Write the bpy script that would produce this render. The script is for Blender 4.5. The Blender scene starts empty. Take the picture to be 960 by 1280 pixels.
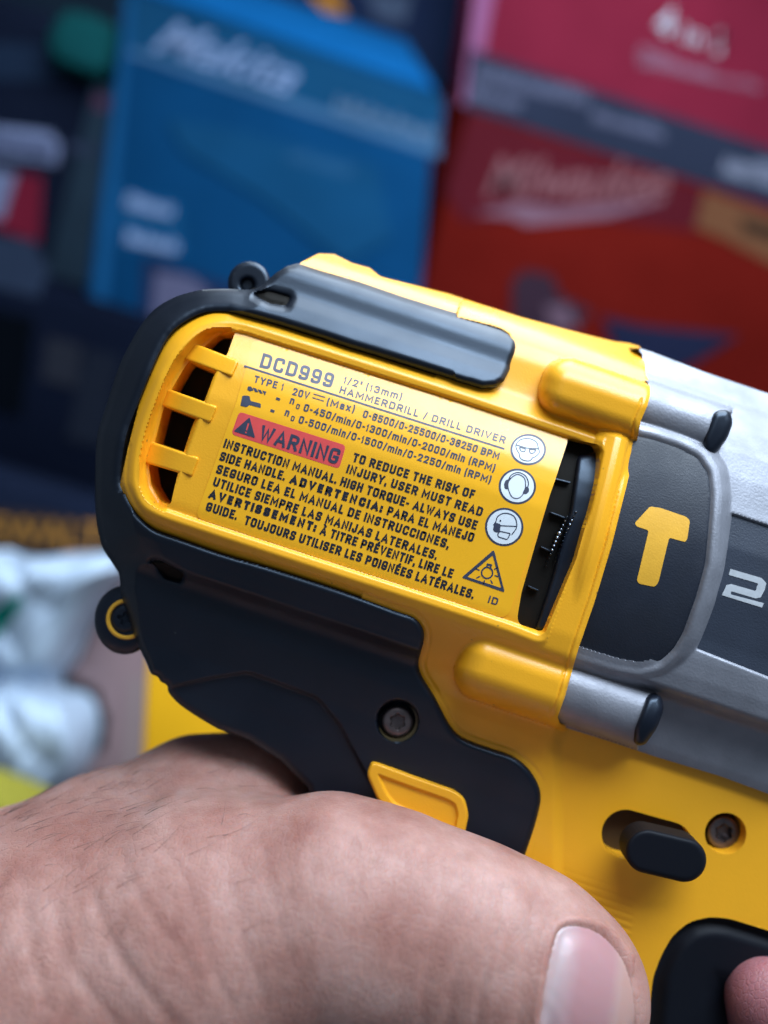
import bpy, math, random
import numpy as np
from math import sin, cos, radians, pi
random.seed(7); rng = np.random.default_rng(7)
SC = bpy.context.scene
COL = SC.collection

# ------------------------------------------------------------------ units
S = 0.125e-3            # metres per unit (one eighth of a millimetre)
CX, CY, D = 480.0, 640.0, 1000.0      # optical axis and camera distance to the label plane, in units
R = radians(18.7)       # the camera is rolled: the drill itself is level
cR, sR = cos(R), sin(R)

def corr(x, y, z):      # photo measurement + measured depth -> true position across the view, in units
    k = 1 - np.asarray(z) / D
    return CX + (np.asarray(x) - CX) * k, CY + (np.asarray(y) - CY) * k
def w3(x, y, z):        # true position in units -> metres in the level world
    dx, dy = np.asarray(x, float) - CX, np.asarray(y, float) - CY
    return np.stack(np.broadcast_arrays((dx * cR + dy * sR) * S, -np.asarray(z, float) * S, (dx * sR - dy * cR) * S), -1)
def P(x, y, z):
    a, b = corr(x, y, z); return w3(a, b, z)

# ------------------------------------------------------------------ camera, world, lamps
cam = bpy.data.objects.new('camera', bpy.data.cameras.new('camera')); COL.objects.link(cam); SC.camera = cam
cd = cam.data; cd.sensor_fit = 'VERTICAL'; cd.sensor_height = 36; cd.lens = 36 * D / 1280
cd.clip_start = 0.005; cd.clip_end = 50
cd.dof.use_dof = True; cd.dof.focus_distance = (D + 8) * S; cd.dof.aperture_fstop = cd.lens / 4.5
from mathutils import Matrix, Vector
cam.matrix_world = Matrix(((cR, -sR, 0, 0), (0, 0, -1, -D * S), (sR, cR, 0, 0), (0, 0, 0, 1)))
wd = bpy.data.worlds.new('World'); SC.world = wd; wd.use_nodes = True
wd.node_tree.nodes['Background'].inputs[0].default_value = (0.62, 0.78, 1.0, 1)
wd.node_tree.nodes['Background'].inputs[1].default_value = 0.18
def area(name, loc, target, size, power, col):
    l = bpy.data.lights.new(name, 'AREA'); l.shape = 'RECTANGLE'; l.size, l.size_y = size; l.energy = power; l.color = col
    o = bpy.data.objects.new(name, l); COL.objects.link(o); o.location = loc
    o.rotation_euler = (Vector(target) - Vector(loc)).to_track_quat('-Z', 'Y').to_euler(); return o
area('skylight', (0.10, -0.34, 0.62), (0.0, 0.0, 0.02), (0.75, 0.30), 9.6, (0.72, 0.86, 1.0))
area('overhead_fill', (0.05, 0.05, 0.72), (0.02, 0.03, 0), (0.8, 0.6), 13.0, (0.76, 0.88, 1.0))  # added broad soft lamp for ambient shading, not a known fitting
area('carton_top_fill', (0.0, 0.92, 0.62), (0, 0.80, 0), (1.0, 0.35), 8.0, (0.80, 0.90, 1.0))  # added lamp without a known source, brightens the tops of the cartons
area('front_fill', (-0.35, -1.3, 0.55), (0, 0, 0), (0.9, 0.9), 0.7, (0.92, 0.95, 1.0))  # added weak fill from the camera side, no known opening there
SC.view_settings.view_transform = 'Standard'; SC.view_settings.look = 'None'
SC.view_settings.exposure = 0.0; SC.view_settings.gamma = 1.0; SC.view_settings.use_curve_mapping = False
SC.render.engine = 'CYCLES'; SC.cycles.use_denoising = True

# ------------------------------------------------------------------ materials
def mat(name, col, rough=0.5, metal=0.0, var=0.0, vscale=300, bump=0.0, bscale=900, spec=0.5, rvar=0.0,
        specks=0.0, scol=(.06, .045, .03), sheen=0.0, coat=0.0, stint=(1, 1, 1), detail=4, tint=None):
    m = bpy.data.materials.new(name); m.use_nodes = True
    nt = m.node_tree; N, L = nt.nodes, nt.links; b = N['Principled BSDF']
    b.inputs['Base Color'].default_value = (*col, 1); b.inputs['Roughness'].default_value = rough
    b.inputs['Metallic'].default_value = metal; b.inputs['Specular IOR Level'].default_value = spec
    b.inputs['Coat Weight'].default_value = coat; b.inputs['Specular Tint'].default_value = (*stint, 1)
    tc = N.new('ShaderNodeTexCoord')
    def noise(s, d=4):
        n = N.new('ShaderNodeTexNoise'); n.inputs['Scale'].default_value = s; n.inputs['Detail'].default_value = d
        L.new(tc.outputs['Object'], n.inputs['Vector']); return n
    last = None
    if var or tint:
        n = noise(vscale, detail); mr = N.new('ShaderNodeMapRange')
        mr.inputs[1].default_value = .3; mr.inputs[2].default_value = .7
        L.new(n.outputs['Fac'], mr.inputs[0])
        mx = N.new('ShaderNodeMix'); mx.data_type = 'RGBA'
        t = tint or tuple(min(1, c * (1 + var)) for c in col)
        lo = col if tint else tuple(c * (1 - var) for c in col)
        mx.inputs[6].default_value = (*lo, 1); mx.inputs[7].default_value = (*t, 1)
        L.new(mr.outputs[0], mx.inputs[0]); last = mx.outputs[2]
    if specks:
        v = N.new('ShaderNodeTexVoronoi'); v.inputs['Scale'].default_value = 420; L.new(tc.outputs['Object'], v.inputs['Vector'])
        n2 = noise(160, 2)
        lt = N.new('ShaderNodeMapRange'); lt.inputs[1].default_value = .12; lt.inputs[2].default_value = .05
        L.new(v.outputs['Distance'], lt.inputs[0])
        gt = N.new('ShaderNodeMapRange'); gt.inputs[1].default_value = .60; gt.inputs[2].default_value = .66
        L.new(n2.outputs['Fac'], gt.inputs[0])
        mu = N.new('ShaderNodeMath'); mu.operation = 'MULTIPLY'; L.new(lt.outputs[0], mu.inputs[0]); L.new(gt.outputs[0], mu.inputs[1])
        mu2 = N.new('ShaderNodeMath'); mu2.operation = 'MULTIPLY'; L.new(mu.outputs[0], mu2.inputs[0]); mu2.inputs[1].default_value = specks
        mx2 = N.new('ShaderNodeMix'); mx2.data_type = 'RGBA'
        if last: L.new(last, mx2.inputs[6])
        else: mx2.inputs[6].default_value = (*col, 1)
        mx2.inputs[7].default_value = (*scol, 1); L.new(mu2.outputs[0], mx2.inputs[0]); last = mx2.outputs[2]
    if last: L.new(last, b.inputs['Base Color'])
    if rvar:
        n = noise(vscale * .6, 5); mr = N.new('ShaderNodeMapRange'); mr.inputs[1].default_value = .3; mr.inputs[2].default_value = .7
        mr.inputs[3].default_value = max(0, rough - rvar); mr.inputs[4].default_value = min(1, rough + rvar)
        L.new(n.outputs['Fac'], mr.inputs[0]); L.new(mr.outputs[0], b.inputs['Roughness'])
    if bump:
        n = noise(bscale, 3); bp = N.new('ShaderNodeBump'); bp.inputs['Strength'].default_value = bump
        bp.inputs['Distance'].default_value = 0.0003
        L.new(n.outputs['Fac'], bp.inputs['Height']); L.new(bp.outputs[0], b.inputs['Normal'])
    return m

M = {}
M['yellow'] = mat('yellow_plastic', (.88, .395, .014), .33, var=.05, vscale=60, bump=.10, bscale=3500, rvar=.08, specks=.8)
M['sticker'] = mat('sticker_film', (.90, .43, .013), .28, var=.03, vscale=80, bump=.03, bscale=900, rvar=.06)
M['ink'] = mat('navy_ink', (.035, .042, .075), .45, var=.15, vscale=900)
M['black_ink'] = mat('black_ink', (.010, .012, .022), .45)
M['red_ink'] = mat('red_ink', (.72, .075, .070), .40, var=.06, vscale=500)
M['white_ink'] = mat('white_ink', (.72, .76, .80), .4)
M['rubber'] = mat('black_rubber', (.003, .004, .008), .42, spec=.62, stint=(.62, .78, 1), var=.2, vscale=120, bump=.10, bscale=5200, rvar=.10, specks=.7, scol=(.10, .10, .10))
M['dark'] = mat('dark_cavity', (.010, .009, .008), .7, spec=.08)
M['blackpl'] = mat('black_plastic', (.004, .005, .010), .40, spec=.6, stint=(.62, .78, 1), bump=.05, bscale=4000, rvar=.08)
M['gearbox'] = mat('cast_metal', (.235, .24, .275), .50, metal=.45, var=.08, vscale=260, bump=.18, bscale=2300, rvar=.10, detail=6)
M['collar'] = mat('dark_insert', (.014, .018, .030), .50, spec=.4, var=.12, vscale=200, bump=.18, bscale=3600, rvar=.10)
M['panel'] = mat('dark_panel', (.030, .038, .058), .48, spec=.4, var=.08, vscale=200, bump=.2, bscale=3600)
M['symbol'] = mat('yellow_paint', (.78, .40, .03), .5, var=.05, vscale=500, bump=.1, bscale=3000)
M['silver_ink'] = mat('silver_paint', (.45, .47, .50), .4, var=.08, vscale=800)
M['steel'] = mat('steel', (.30, .36, .45), .22, metal=1)
M['screw'] = mat('screw_steel', (.16, .13, .13), .33, metal=.8, var=.2, vscale=900)
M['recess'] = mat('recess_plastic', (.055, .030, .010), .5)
M['trigger'] = mat('trigger_plastic', (.004, .005, .009), .58, spec=.18, bump=.05, bscale=4000)
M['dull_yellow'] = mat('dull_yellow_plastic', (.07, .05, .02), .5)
M['skin_nail'] = None

# ------------------------------------------------------------------ object helpers
def tag(o, label=None, cat=None, group=None, kind=None):
    if label: o['label'] = label
    if cat: o['category'] = cat
    if group: o['group'] = group
    if kind: o['kind'] = kind
    return o
def thing(name, label, cat, loc, group=None):
    o = bpy.data.objects.new(name, None); COL.objects.link(o); o.location = loc; o.empty_display_size = .01
    return tag(o, label, cat, group)
def link(name, me, m, parent=None, sharp=38):
    me.materials.append(m)
    if len(me.polygons):
        me.polygons.foreach_set('use_smooth', [True] * len(me.polygons))
        if sharp: me.set_sharp_from_angle(angle=radians(sharp))
    o = bpy.data.objects.new(name, me); COL.objects.link(o)
    if parent:
        o.parent = parent
        if parent.type == 'EMPTY': o.location = -parent.location
    return o
def mesh(name, v, f):
    me = bpy.data.meshes.new(name)
    me.from_pydata(np.asarray(v, float).tolist(), [], f); me.validate(); me.update(); return me

# ------------------------------------------------------------------ signed distance shapes (inside > 0)
def sm(t):
    t = np.clip(t, 0, 1); return t * t * (3 - 2 * t)
def catmull(pts, n=6, closed=True):
    p = np.array(pts, float); out = []
    N = len(p)
    for i in range(N if closed else N - 1):
        if closed: a, b, c, d = p[i - 1], p[i], p[(i + 1) % N], p[(i + 2) % N]
        else: a, b, c, d = p[max(i - 1, 0)], p[i], p[i + 1], p[min(i + 2, N - 1)]
        for k in range(n):
            t = k / n
            out.append(.5 * (2 * b + (c - a) * t + (2 * a - 5 * b + 4 * c - d) * t * t + (3 * b - a - 3 * c + d) * t ** 3))
    if not closed: out.append(p[-1])
    return np.array(out)
def rounded(pts, r, n=6):
    p = np.array(pts, float); out = []
    N = len(p)
    for i in range(N):
        a, b, c = p[i - 1], p[i], p[(i + 1) % N]
        rr = r if np.isscalar(r) else r[i]
        u, v = a - b, c - b; lu, lv = np.linalg.norm(u), np.linalg.norm(v)
        q = min(rr, lu * .48, lv * .48)
        s, e = b + u / lu * q, b + v / lv * q
        for k in range(n + 1):
            t = k / n; out.append((1 - t) ** 2 * s + 2 * t * (1 - t) * b + t * t * e)
    return np.array(out)
def d_poly(pts):
    p = np.array(pts, float); q = np.roll(p, -1, 0)
    def f(x, y):
        best = np.full(x.shape, 1e18); ins = np.zeros(x.shape, bool)
        for (ax, ay), (bx, by) in zip(p, q):
            ex, ey = bx - ax, by - ay; L2 = ex * ex + ey * ey
            if L2 < 1e-9: continue
            t = np.clip(((x - ax) * ex + (y - ay) * ey) / L2, 0, 1)
            np.minimum(best, (x - ax - t * ex) ** 2 + (y - ay - t * ey) ** 2, out=best)
            if ay != by:
                c = ((ay > y) != (by > y)) & (x < (bx - ax) * (y - ay) / (by - ay) + ax); ins ^= c
        return np.where(ins, 1, -1) * np.sqrt(best)
    f.bb = (p[:, 0].min(), p[:, 1].min(), p[:, 0].max(), p[:, 1].max()); return f
def d_circ(cx, cy, r, ry=None):
    ry = ry or r
    def f(x, y): return (1 - np.sqrt(((x - cx) / r) ** 2 + ((y - cy) / ry) ** 2)) * min(r, ry)
    f.bb = (cx - r, cy - ry, cx + r, cy + ry); return f
def d_stroke(pts, w, closed=False):
    p = np.array(pts, float); segs = list(zip(p[:-1], p[1:])) + ([(p[-1], p[0])] if closed else [])
    def f(x, y):
        best = np.full(x.shape, 1e18)
        for (ax, ay), (bx, by) in segs:
            ex, ey = bx - ax, by - ay; L2 = max(ex * ex + ey * ey, 1e-9)
            t = np.clip(((x - ax) * ex + (y - ay) * ey) / L2, 0, 1)
            np.minimum(best, (x - ax - t * ex) ** 2 + (y - ay - t * ey) ** 2, out=best)
        return w / 2 - np.sqrt(best)
    f.bb = (p[:, 0].min() - w, p[:, 1].min() - w, p[:, 0].max() + w, p[:, 1].max() + w); return f
def d_union(*fs):
    def f(x, y):
        r = fs[0](x, y)
        for g in fs[1:]: r = np.maximum(r, g(x, y))
        return r
    b = np.array([g.bb for g in fs]); f.bb = (*b[:, :2].min(0), *b[:, 2:].max(0)); return f
def d_sub(a, *bs):
    def f(x, y):
        r = a(x, y)
        for g in bs: r = np.minimum(r, -g(x, y))
        return r
    f.bb = a.bb; return f
def fillet(d, r):       # drop of a rounded edge of radius r at distance d from the outline
    t = np.clip(d / r, 0, 1); return r * (1 - np.sqrt(np.maximum(0, 1 - (1 - t) ** 2)))

def soft_edge(d, r):    # gentler, finite slope at the outline
    return r * (1 - np.clip(d / r, 0, 1)) ** 2

def plate(name, f, zf, m, parent, step=2.0, back=None, cap=False, sharp=38):
    """A solid whose outline is f(x,y)>0 and whose front is at depth zf(x,y,d); side walls run back to depth `back`."""
    x0, y0, x1, y1 = f.bb
    xs = np.arange(x0 - 2 * step, x1 + 2.5 * step, step); ys = np.arange(y0 - 2 * step, y1 + 2.5 * step, step)
    X, Y = np.meshgrid(xs, ys); d = f(X, Y)
    near = np.abs(d) < .75 * step; xi, yi = X[near], Y[near]; h = .25 * step
    for _ in range(3):
        di = f(xi, yi)
        gx = (f(xi + h, yi) - f(xi - h, yi)) / (2 * h); gy = (f(xi, yi + h) - f(xi, yi - h)) / (2 * h)
        g2 = np.maximum(gx * gx + gy * gy, .25)
        xi = xi - di * gx / g2; yi = yi - di * gy / g2
    good = (np.abs(f(xi, yi)) < .5 * step) & (np.hypot(xi - X[near], yi - Y[near]) < 1.1 * step)
    X[near] = np.where(good, xi, X[near]); Y[near] = np.where(good, yi, Y[near])
    ok = d > 0
    ok[near] = np.where(good, True, d[near] > 0); d[near] = np.where(good, 0, d[near])
    q = [(slice(0, -1), slice(0, -1)), (slice(0, -1), slice(1, None)), (slice(1, None), slice(1, None)), (slice(1, None), slice(0, -1))]
    o4 = np.stack([ok[a] for a in q], -1); s4 = o4.sum(-1)
    lin = np.arange(X.size).reshape(X.shape); l4 = np.stack([lin[a] for a in q], -1)
    faces = [list(r) for r in l4[s4 == 4][:, ::-1]]
    t3 = l4[s4 == 3]; m3 = o4[s4 == 3]
    faces += [list(r[k][::-1]) for r, k in zip(t3, m3)]
    if not faces: raise ValueError(name)
    used = np.unique(np.concatenate([np.array(fc) for fc in faces])) if len(faces) < 50 else np.unique(np.concatenate([l4[s4 == 4].ravel(), t3[m3].ravel()]))
    remap = -np.ones(X.size, int); remap[used] = np.arange(len(used))
    px, py, pd = X.ravel()[used], Y.ravel()[used], d.ravel()[used]
    z = zf(px, py, np.maximum(pd, 0)) if callable(zf) else np.full(px.shape, float(zf))
    ax, ay = corr(px, py, z); V = w3(ax, ay, z)
    faces = [[int(remap[i]) for i in fc] for fc in faces]
    if back is not None:
        cnt = {}
        for fc in faces:
            for i in range(len(fc)):
                e = (fc[i], fc[(i + 1) % len(fc)])
                if (e[1], e[0]) in cnt: del cnt[(e[1], e[0])]
                else: cnt[e] = 1
        bv = sorted({i for e in cnt for i in e}); bm = {i: len(V) + k for k, i in enumerate(bv)}
        ids = np.array(bv, int)
        zb = np.minimum(np.full(len(ids), float(back)), z[ids] - .01)
        V2 = w3(ax[ids], ay[ids], zb); n0 = len(V)
        V = np.concatenate([V, V2])
        walls = [[b, a, bm[a], bm[b]] for a, b in cnt]
        if cap:
            off = len(V); V = np.concatenate([V, w3(ax, ay, np.minimum(np.full(len(ax), float(back)), z - .01))])
            walls += [[i + off for i in fc[::-1]] for fc in faces]
        faces = faces + walls
    return link(name, mesh(name, V, faces), m, parent, sharp)

# ------------------------------------------------------------------ drill frame: a along the barrel, b up across it
def A(x, y): return .9472 * (x - 480) + .3206 * (y - 600)
def B(x, y): return .3206 * (x - 480) - .9472 * (y - 600)
def XY(a, b): return 480 + .9472 * a + .3206 * b, 600 + .3206 * a - .9472 * b
def table(pts, w):
    p = np.array(sorted(pts), float); t = np.arange(p[0, 0] - 40, p[-1, 0] + 40, 1.0); v = np.interp(t, p[:, 0], p[:, 1])
    k = np.exp(-.5 * (np.arange(-3 * w, 3 * w + 1) / w) ** 2); k /= k.sum()
    v2 = np.convolve(np.pad(v, 3 * w, mode='edge'), k, 'valid')
    return lambda q: np.interp(q, t, v2)
def smax(a, b, k):
    h = np.clip(.5 + .5 * (a - b) / k, 0, 1); return b + (a - b) * h + k * h * (1 - h)

# ================================================================== the drill
drill = thing('power_drill', 'yellow and black hammer drill gripped in a hand, with a warning sticker on its housing', 'power drill', P(300, 1400, -150).tolist())

# cross-section of the yellow housing and of the rubber over it: height against b
prof = table([(-500, -92), (-330, -88), (-270, -86), (-238, -80), (-205, -62), (-170, -30), (-148, -8), (-136, 2), (-110, 6), (0, 6), (30, 5), (60, 0), (80, -6), (95, -13),
              (112, -23), (124, -30), (133, -31), (142, -38), (152, -52), (170, -57), (200, -63), (220, -74), (236, -98), (248, -140), (262, -210), (300, -300)], 4)
yellow_edge = catmull([(285, 389), (257, 390), (230, 402), (210, 420), (192, 455), (172, 505), (157, 547), (151, 595), (155, 614), (167, 638), (190, 660), (220, 672),
               (275, 692), (337, 710), (427, 739), (495, 764), (517, 772), (528, 785), (530, 799), (526, 815), (523, 830), (528, 847), (545, 875), (562, 907),
               (578, 923), (608, 935), (638, 945), (657, 958), (670, 975), (676, 994), (673, 1015), (665, 1043), (651, 1083)], 3, False).tolist()
top_edge = [(570, 474), (520, 459), (465, 442), (437, 434), (405, 423), (350, 406)]
house_pts = [(160, 560), (190, 440), (228, 388), (300, 374), (352, 347), (378, 327), (398, 317), (418, 318), (440, 329), (462, 335), (476, 346), (560, 367), (650, 396), (720, 415), (768, 427),
             (785, 429), (799, 433), (805, 442), (807, 458), (807, 468), (812, 478), (813, 492), (809, 508), (801, 526), (796, 552), (785, 600), (765, 680), (744, 750), (724, 808),
             (717, 832), (706, 872), (697, 896), (700, 905), (820, 930), (1010, 990), (1010, 1420), (560, 1420), (420, 1300), (420, 1000), (300, 860), (200, 780), (140, 650)]
d_house = d_poly(house_pts)
flange_pts = [(813, 478), (813, 492), (809, 508), (801, 526), (796, 552), (785, 600), (765, 680), (744, 750), (724, 808), (717, 832), (706, 872), (692, 905)]
d_flange = d_stroke(flange_pts, 0.0)
d_recess = d_poly(rounded([(300, 411), (262, 409), (236, 425), (213, 458), (196, 500), (180, 545), (174, 580), (174, 605), (182, 626), (202, 638), (240, 651),
                           (335, 682), (560, 755), (640, 782), (678, 797), (740, 640), (757, 560), (720, 547), (570, 497), (330, 421)], [20, 26, 26, 26, 26, 26, 20, 24, 24, 16, 10, 10, 10, 10, 10, 10, 10, 10, 10, 10], 8))
vent = rounded([(252, 436), (270, 421), (295, 413), (284, 443), (267, 470), (255, 503), (241, 530), (229, 567), (221, 597), (213, 632), (201, 628), (189, 607), (186, 583), (194, 550), (203, 515), (216, 484), (232, 457)], 5)
d_vent = d_poly(vent)
d_slot = d_poly(rounded([(709, 547), (750, 556), (748, 600), (720, 700), (681, 792), (645, 781), (652, 740), (678, 650)], [7, 5, 5, 5, 4, 14, 3, 3]))
d_revhole = d_stroke([(782, 1042), (836, 1057)], 60)
d_screwhole = d_circ(907, 1042, 26)

grip_outer = [(345, 341), (358, 333), (372, 329), (400, 338), (450, 352), (505, 371), (560, 387), (614, 400), (630, 405), (641, 413), (647, 426), (644, 443), (637, 462), (630, 476), (620, 483), (603, 485), (570, 475)]
ring_out = catmull([(272, 911), (250, 898), (225, 881), (211, 866), (209, 857), (201, 852), (197, 846), (189, 842), (183, 828), (170, 800), (152, 745), (150, 728), (148, 716), (139, 702), (128, 685),
            (122, 662), (119, 632), (119, 590), (121, 547), (128, 522), (136, 497), (150, 455), (165, 425), (178, 404), (194, 386), (215, 373), (235, 366), (255, 362), (285, 361), (305, 362), (318, 361), (328, 356)], 4, False).tolist()
grip_pts = grip_outer + top_edge[1:] + yellow_edge + [(600, 1260), (540, 1420), (280, 1420), (330, 1150), (392, 1010), (385, 985), (350, 950), (310, 925)] + ring_out
d_grip = d_poly(grip_pts)
d_gout = d_poly(ring_out + grip_outer + [(700, 420), (700, 1420), (280, 1420), (330, 1150), (392, 1010), (385, 985), (350, 950), (310, 925)])
def zhouse(x, y, d=None):
    a, b = A(x, y), B(x, y)
    z = prof(b)
    e = -d_flange(x, y)                                     # distance from the flange's right edge
    band = sm((b + 165) / 25) * sm((168 - b) / 25)
    fl = np.interp(e, [0, 3, 7, 12, 20, 27, 40, 50, 60], [-18, -7, -1, 7, 13, 12, 4, -4, -30])
    curve = -.0016 * (b - 5) ** 2
    z = np.where(a > 60, smax(z, np.where(band > 0, fl + curve - (1 - band) * 40, -400), 3), z)
    def boss(bc, half, zc, H, a0, rc):
        qa, qb = np.abs(a - a0 - 300) - 300 + rc, np.abs(b - bc) - half + rc
        dd = rc - np.hypot(np.maximum(qa, 0), np.maximum(qb, 0)) - np.minimum(np.maximum(qa, qb), 0)
        t = np.clip(dd / (half * .84), 0, 1)
        return np.where(dd > 0, zc + H * np.sqrt(1 - (1 - t) ** 2), -400)
    z = smax(z, boss(181, 38, -58, 44, 146, 32), 9)
    z = smax(z, boss(-179, 45, -54, 52, 158, 36), 9)
    z = z - 3 * np.exp(-(e / 3.0) ** 2) * (b > -225) * (a > 60) - 2.2 * np.exp(-((e - 9) / 1.5) ** 2) * (b > -215) * (b < 200) * (a > 60)
    # label recess with its raised lip, the well in front of the vents
    dr = d_recess(x, y)
    z = z - 6.5 * sm(dr / 5) + 2.0 * np.exp(-((dr + 7) / 4.5) ** 2) * (e > 40)
    dv = -d_vent(x, y)
    left = sm((A(270, 470) - 10 * 0 + (-.02) * b - a + 5) / 16)
    wall = 1 - np.clip(dv / 20, 0, 1)
    z = z - np.where(dr > 0, 26 * sm(wall) * sm((XY_right(b) - a) / 14), 0)
    # fall-away towards the rear of the motor end
    z = z - .006 * np.maximum(0, -250 - a) ** 2
    ye = d_lip(x, y)
    z = z - np.where(ye < 13, 11 * (1 - np.sqrt(np.maximum(0, 1 - (1 - np.clip(ye / 13, 0, 1)) ** 2))), 0) * (a < 20)
    # second small step of the lip under the label and the thin line round the rubber
    yr = np.abs(ye)
    z = z - 1.5 * np.exp(-((ye - 7) / 1.6) ** 2) * (b < -60) * (a > -320)
    # dips of the reverse switch and the screw
    z = z - 2.5 * np.exp(-(np.maximum(d_revhole(x, y), d_screwhole(x, y)) / 2.2) ** 2)
    z = z - 26 * sm((d_grip(x, y) - 5) / 10)
    # fine moulded grip lines beside the thumb
    gm = sm(d_lines(x, y) / 14)
    z = z + .9 * gm * np.sin((b + .0 * a) * 2 * pi / 9.0)
    z = np.where(b < -150, z - np.maximum(z + 90, 0) * sm((a - 298) / 22), z)
    # neck is slightly proud of the flat plate behind the trigger
    z = z + 5 * sm((705 - x) / 16) * sm((-225 - b) / 20)
    return z
def XY_right(b):        # right-hand (plateau) edge of the vent row
    return A(294, 413) + (A(213, 632) - A(294, 413)) * (B(294, 413) - b) / (B(294, 413) - B(213, 632)) - 2
d_lip = d_poly(yellow_edge + [(800, 1300), (1200, 1300), (1200, 400), (620, 490)] + top_edge)
d_lines = d_poly([(668, 1048), (745, 1075), (800, 1120), (790, 1180), (700, 1130)])
d_trig = d_poly(rounded([(812, 1262), (816, 1222), (827, 1193), (841, 1169), (862, 1152), (887, 1146), (911, 1148), (960, 1163), (1020, 1186), (1020, 1420), (800, 1420)], 10))
plate('motor_housing', d_sub(d_house, d_vent, d_slot, d_trig, d_revhole, d_screwhole), zhouse, M['yellow'], drill, step=1.7, back=-300, cap=False, sharp=50)
def zlabel(x, y, off=0.0): return prof(B(x, y)) - 6.5 + off - .006 * np.maximum(0, -250 - A(x, y)) ** 2

# inside of the motor end, seen through the vents
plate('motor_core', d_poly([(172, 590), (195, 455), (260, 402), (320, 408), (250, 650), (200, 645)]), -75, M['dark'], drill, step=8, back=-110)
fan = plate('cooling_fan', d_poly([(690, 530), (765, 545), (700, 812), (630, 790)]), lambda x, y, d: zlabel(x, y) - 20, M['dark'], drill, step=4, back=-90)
for i, (x0, y0, x1, y1) in enumerate([(692, 598, 712, 603), (671, 640, 690, 648) if 0 else (689, 641, 705, 647), (677, 684, 690, 690), (661, 733, 672, 738)]):
    plate('fan_blade', d_stroke([(x0, y0), (x1, y1)], 2.6), lambda x, y, d: zlabel(x, y) - 12 - fillet(d, 1.2), M['blackpl'], fan, step=.6, back=-60)
ring = plate('gear_ring', d_poly(rounded([(722, 570), (760, 560), (758, 610), (732, 700), (700, 800), (668, 788), (690, 720), (712, 640)], 6)), lambda x, y, d: zlabel(x, y) - 10 - fillet(d, 8), M['blackpl'], drill, step=1.6, back=-60)
for i in range(13):
    t = i / 12; x, y = 712 - 26 * t - 5 * (t * (1 - t)), 646 + 62 * t
    plate('gear_tooth', d_circ(x - 3, y, .9 + rng.uniform(1.2, 2.6) * math.exp(-((t - .4) / .28) ** 2)), lambda x, y, d: zlabel(x, y) - 8 + np.sqrt(np.maximum(d, 0)) * 2, M['steel'], ring, step=.5, back=-44)
    x += 12
    if i % 1 == 0:
        plate('gear_tooth', d_circ(x - 4, y - 6, .7 + rng.uniform(.5, 1.6) * math.exp(-((t - .25) / .3) ** 2)), lambda x, y, d: zlabel(x, y) - 8 + np.sqrt(np.maximum(d, 0)) * 2, M['steel'], ring, step=.5, back=-44)
# three cross bars of the vent
for q in ([(233, 425), (299, 451), (290, 471), (223, 446)], [(202, 483), (272, 508), (263, 529), (196, 505)], [(181, 549), (249, 572), (240, 596), (176, 577)]):
    plate('vent_bar', d_poly(rounded(q, 3.5)), lambda x, y, d: zlabel(x, y) + 6.5 - .0035 * np.maximum(0, -200 - A(x, y)) ** 2 - fillet(d, 3.0), M['yellow'], drill, step=1.0, back=-80)

# ------------------------------------------------------------------ warning sticker
ST = rounded([(318, 424), (711, 547), (694, 600), (662, 690), (634, 775), (520, 737), (244, 647), (268, 580), (296, 500)], [9, 8, 4, 4, 15, 3, 10, 3, 3])
sticker = plate('warning_sticker', d_poly(ST), lambda x, y, d: zlabel(x, y, .8), M['sticker'], drill, step=2.0, back=-50)
INK = 1.15
def ink(name, f, m, parent, off=INK, step=.7):
    return plate(name, f, lambda x, y, d: zlabel(x, y, off), m, parent, step=step, back=-60, sharp=38)

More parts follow.
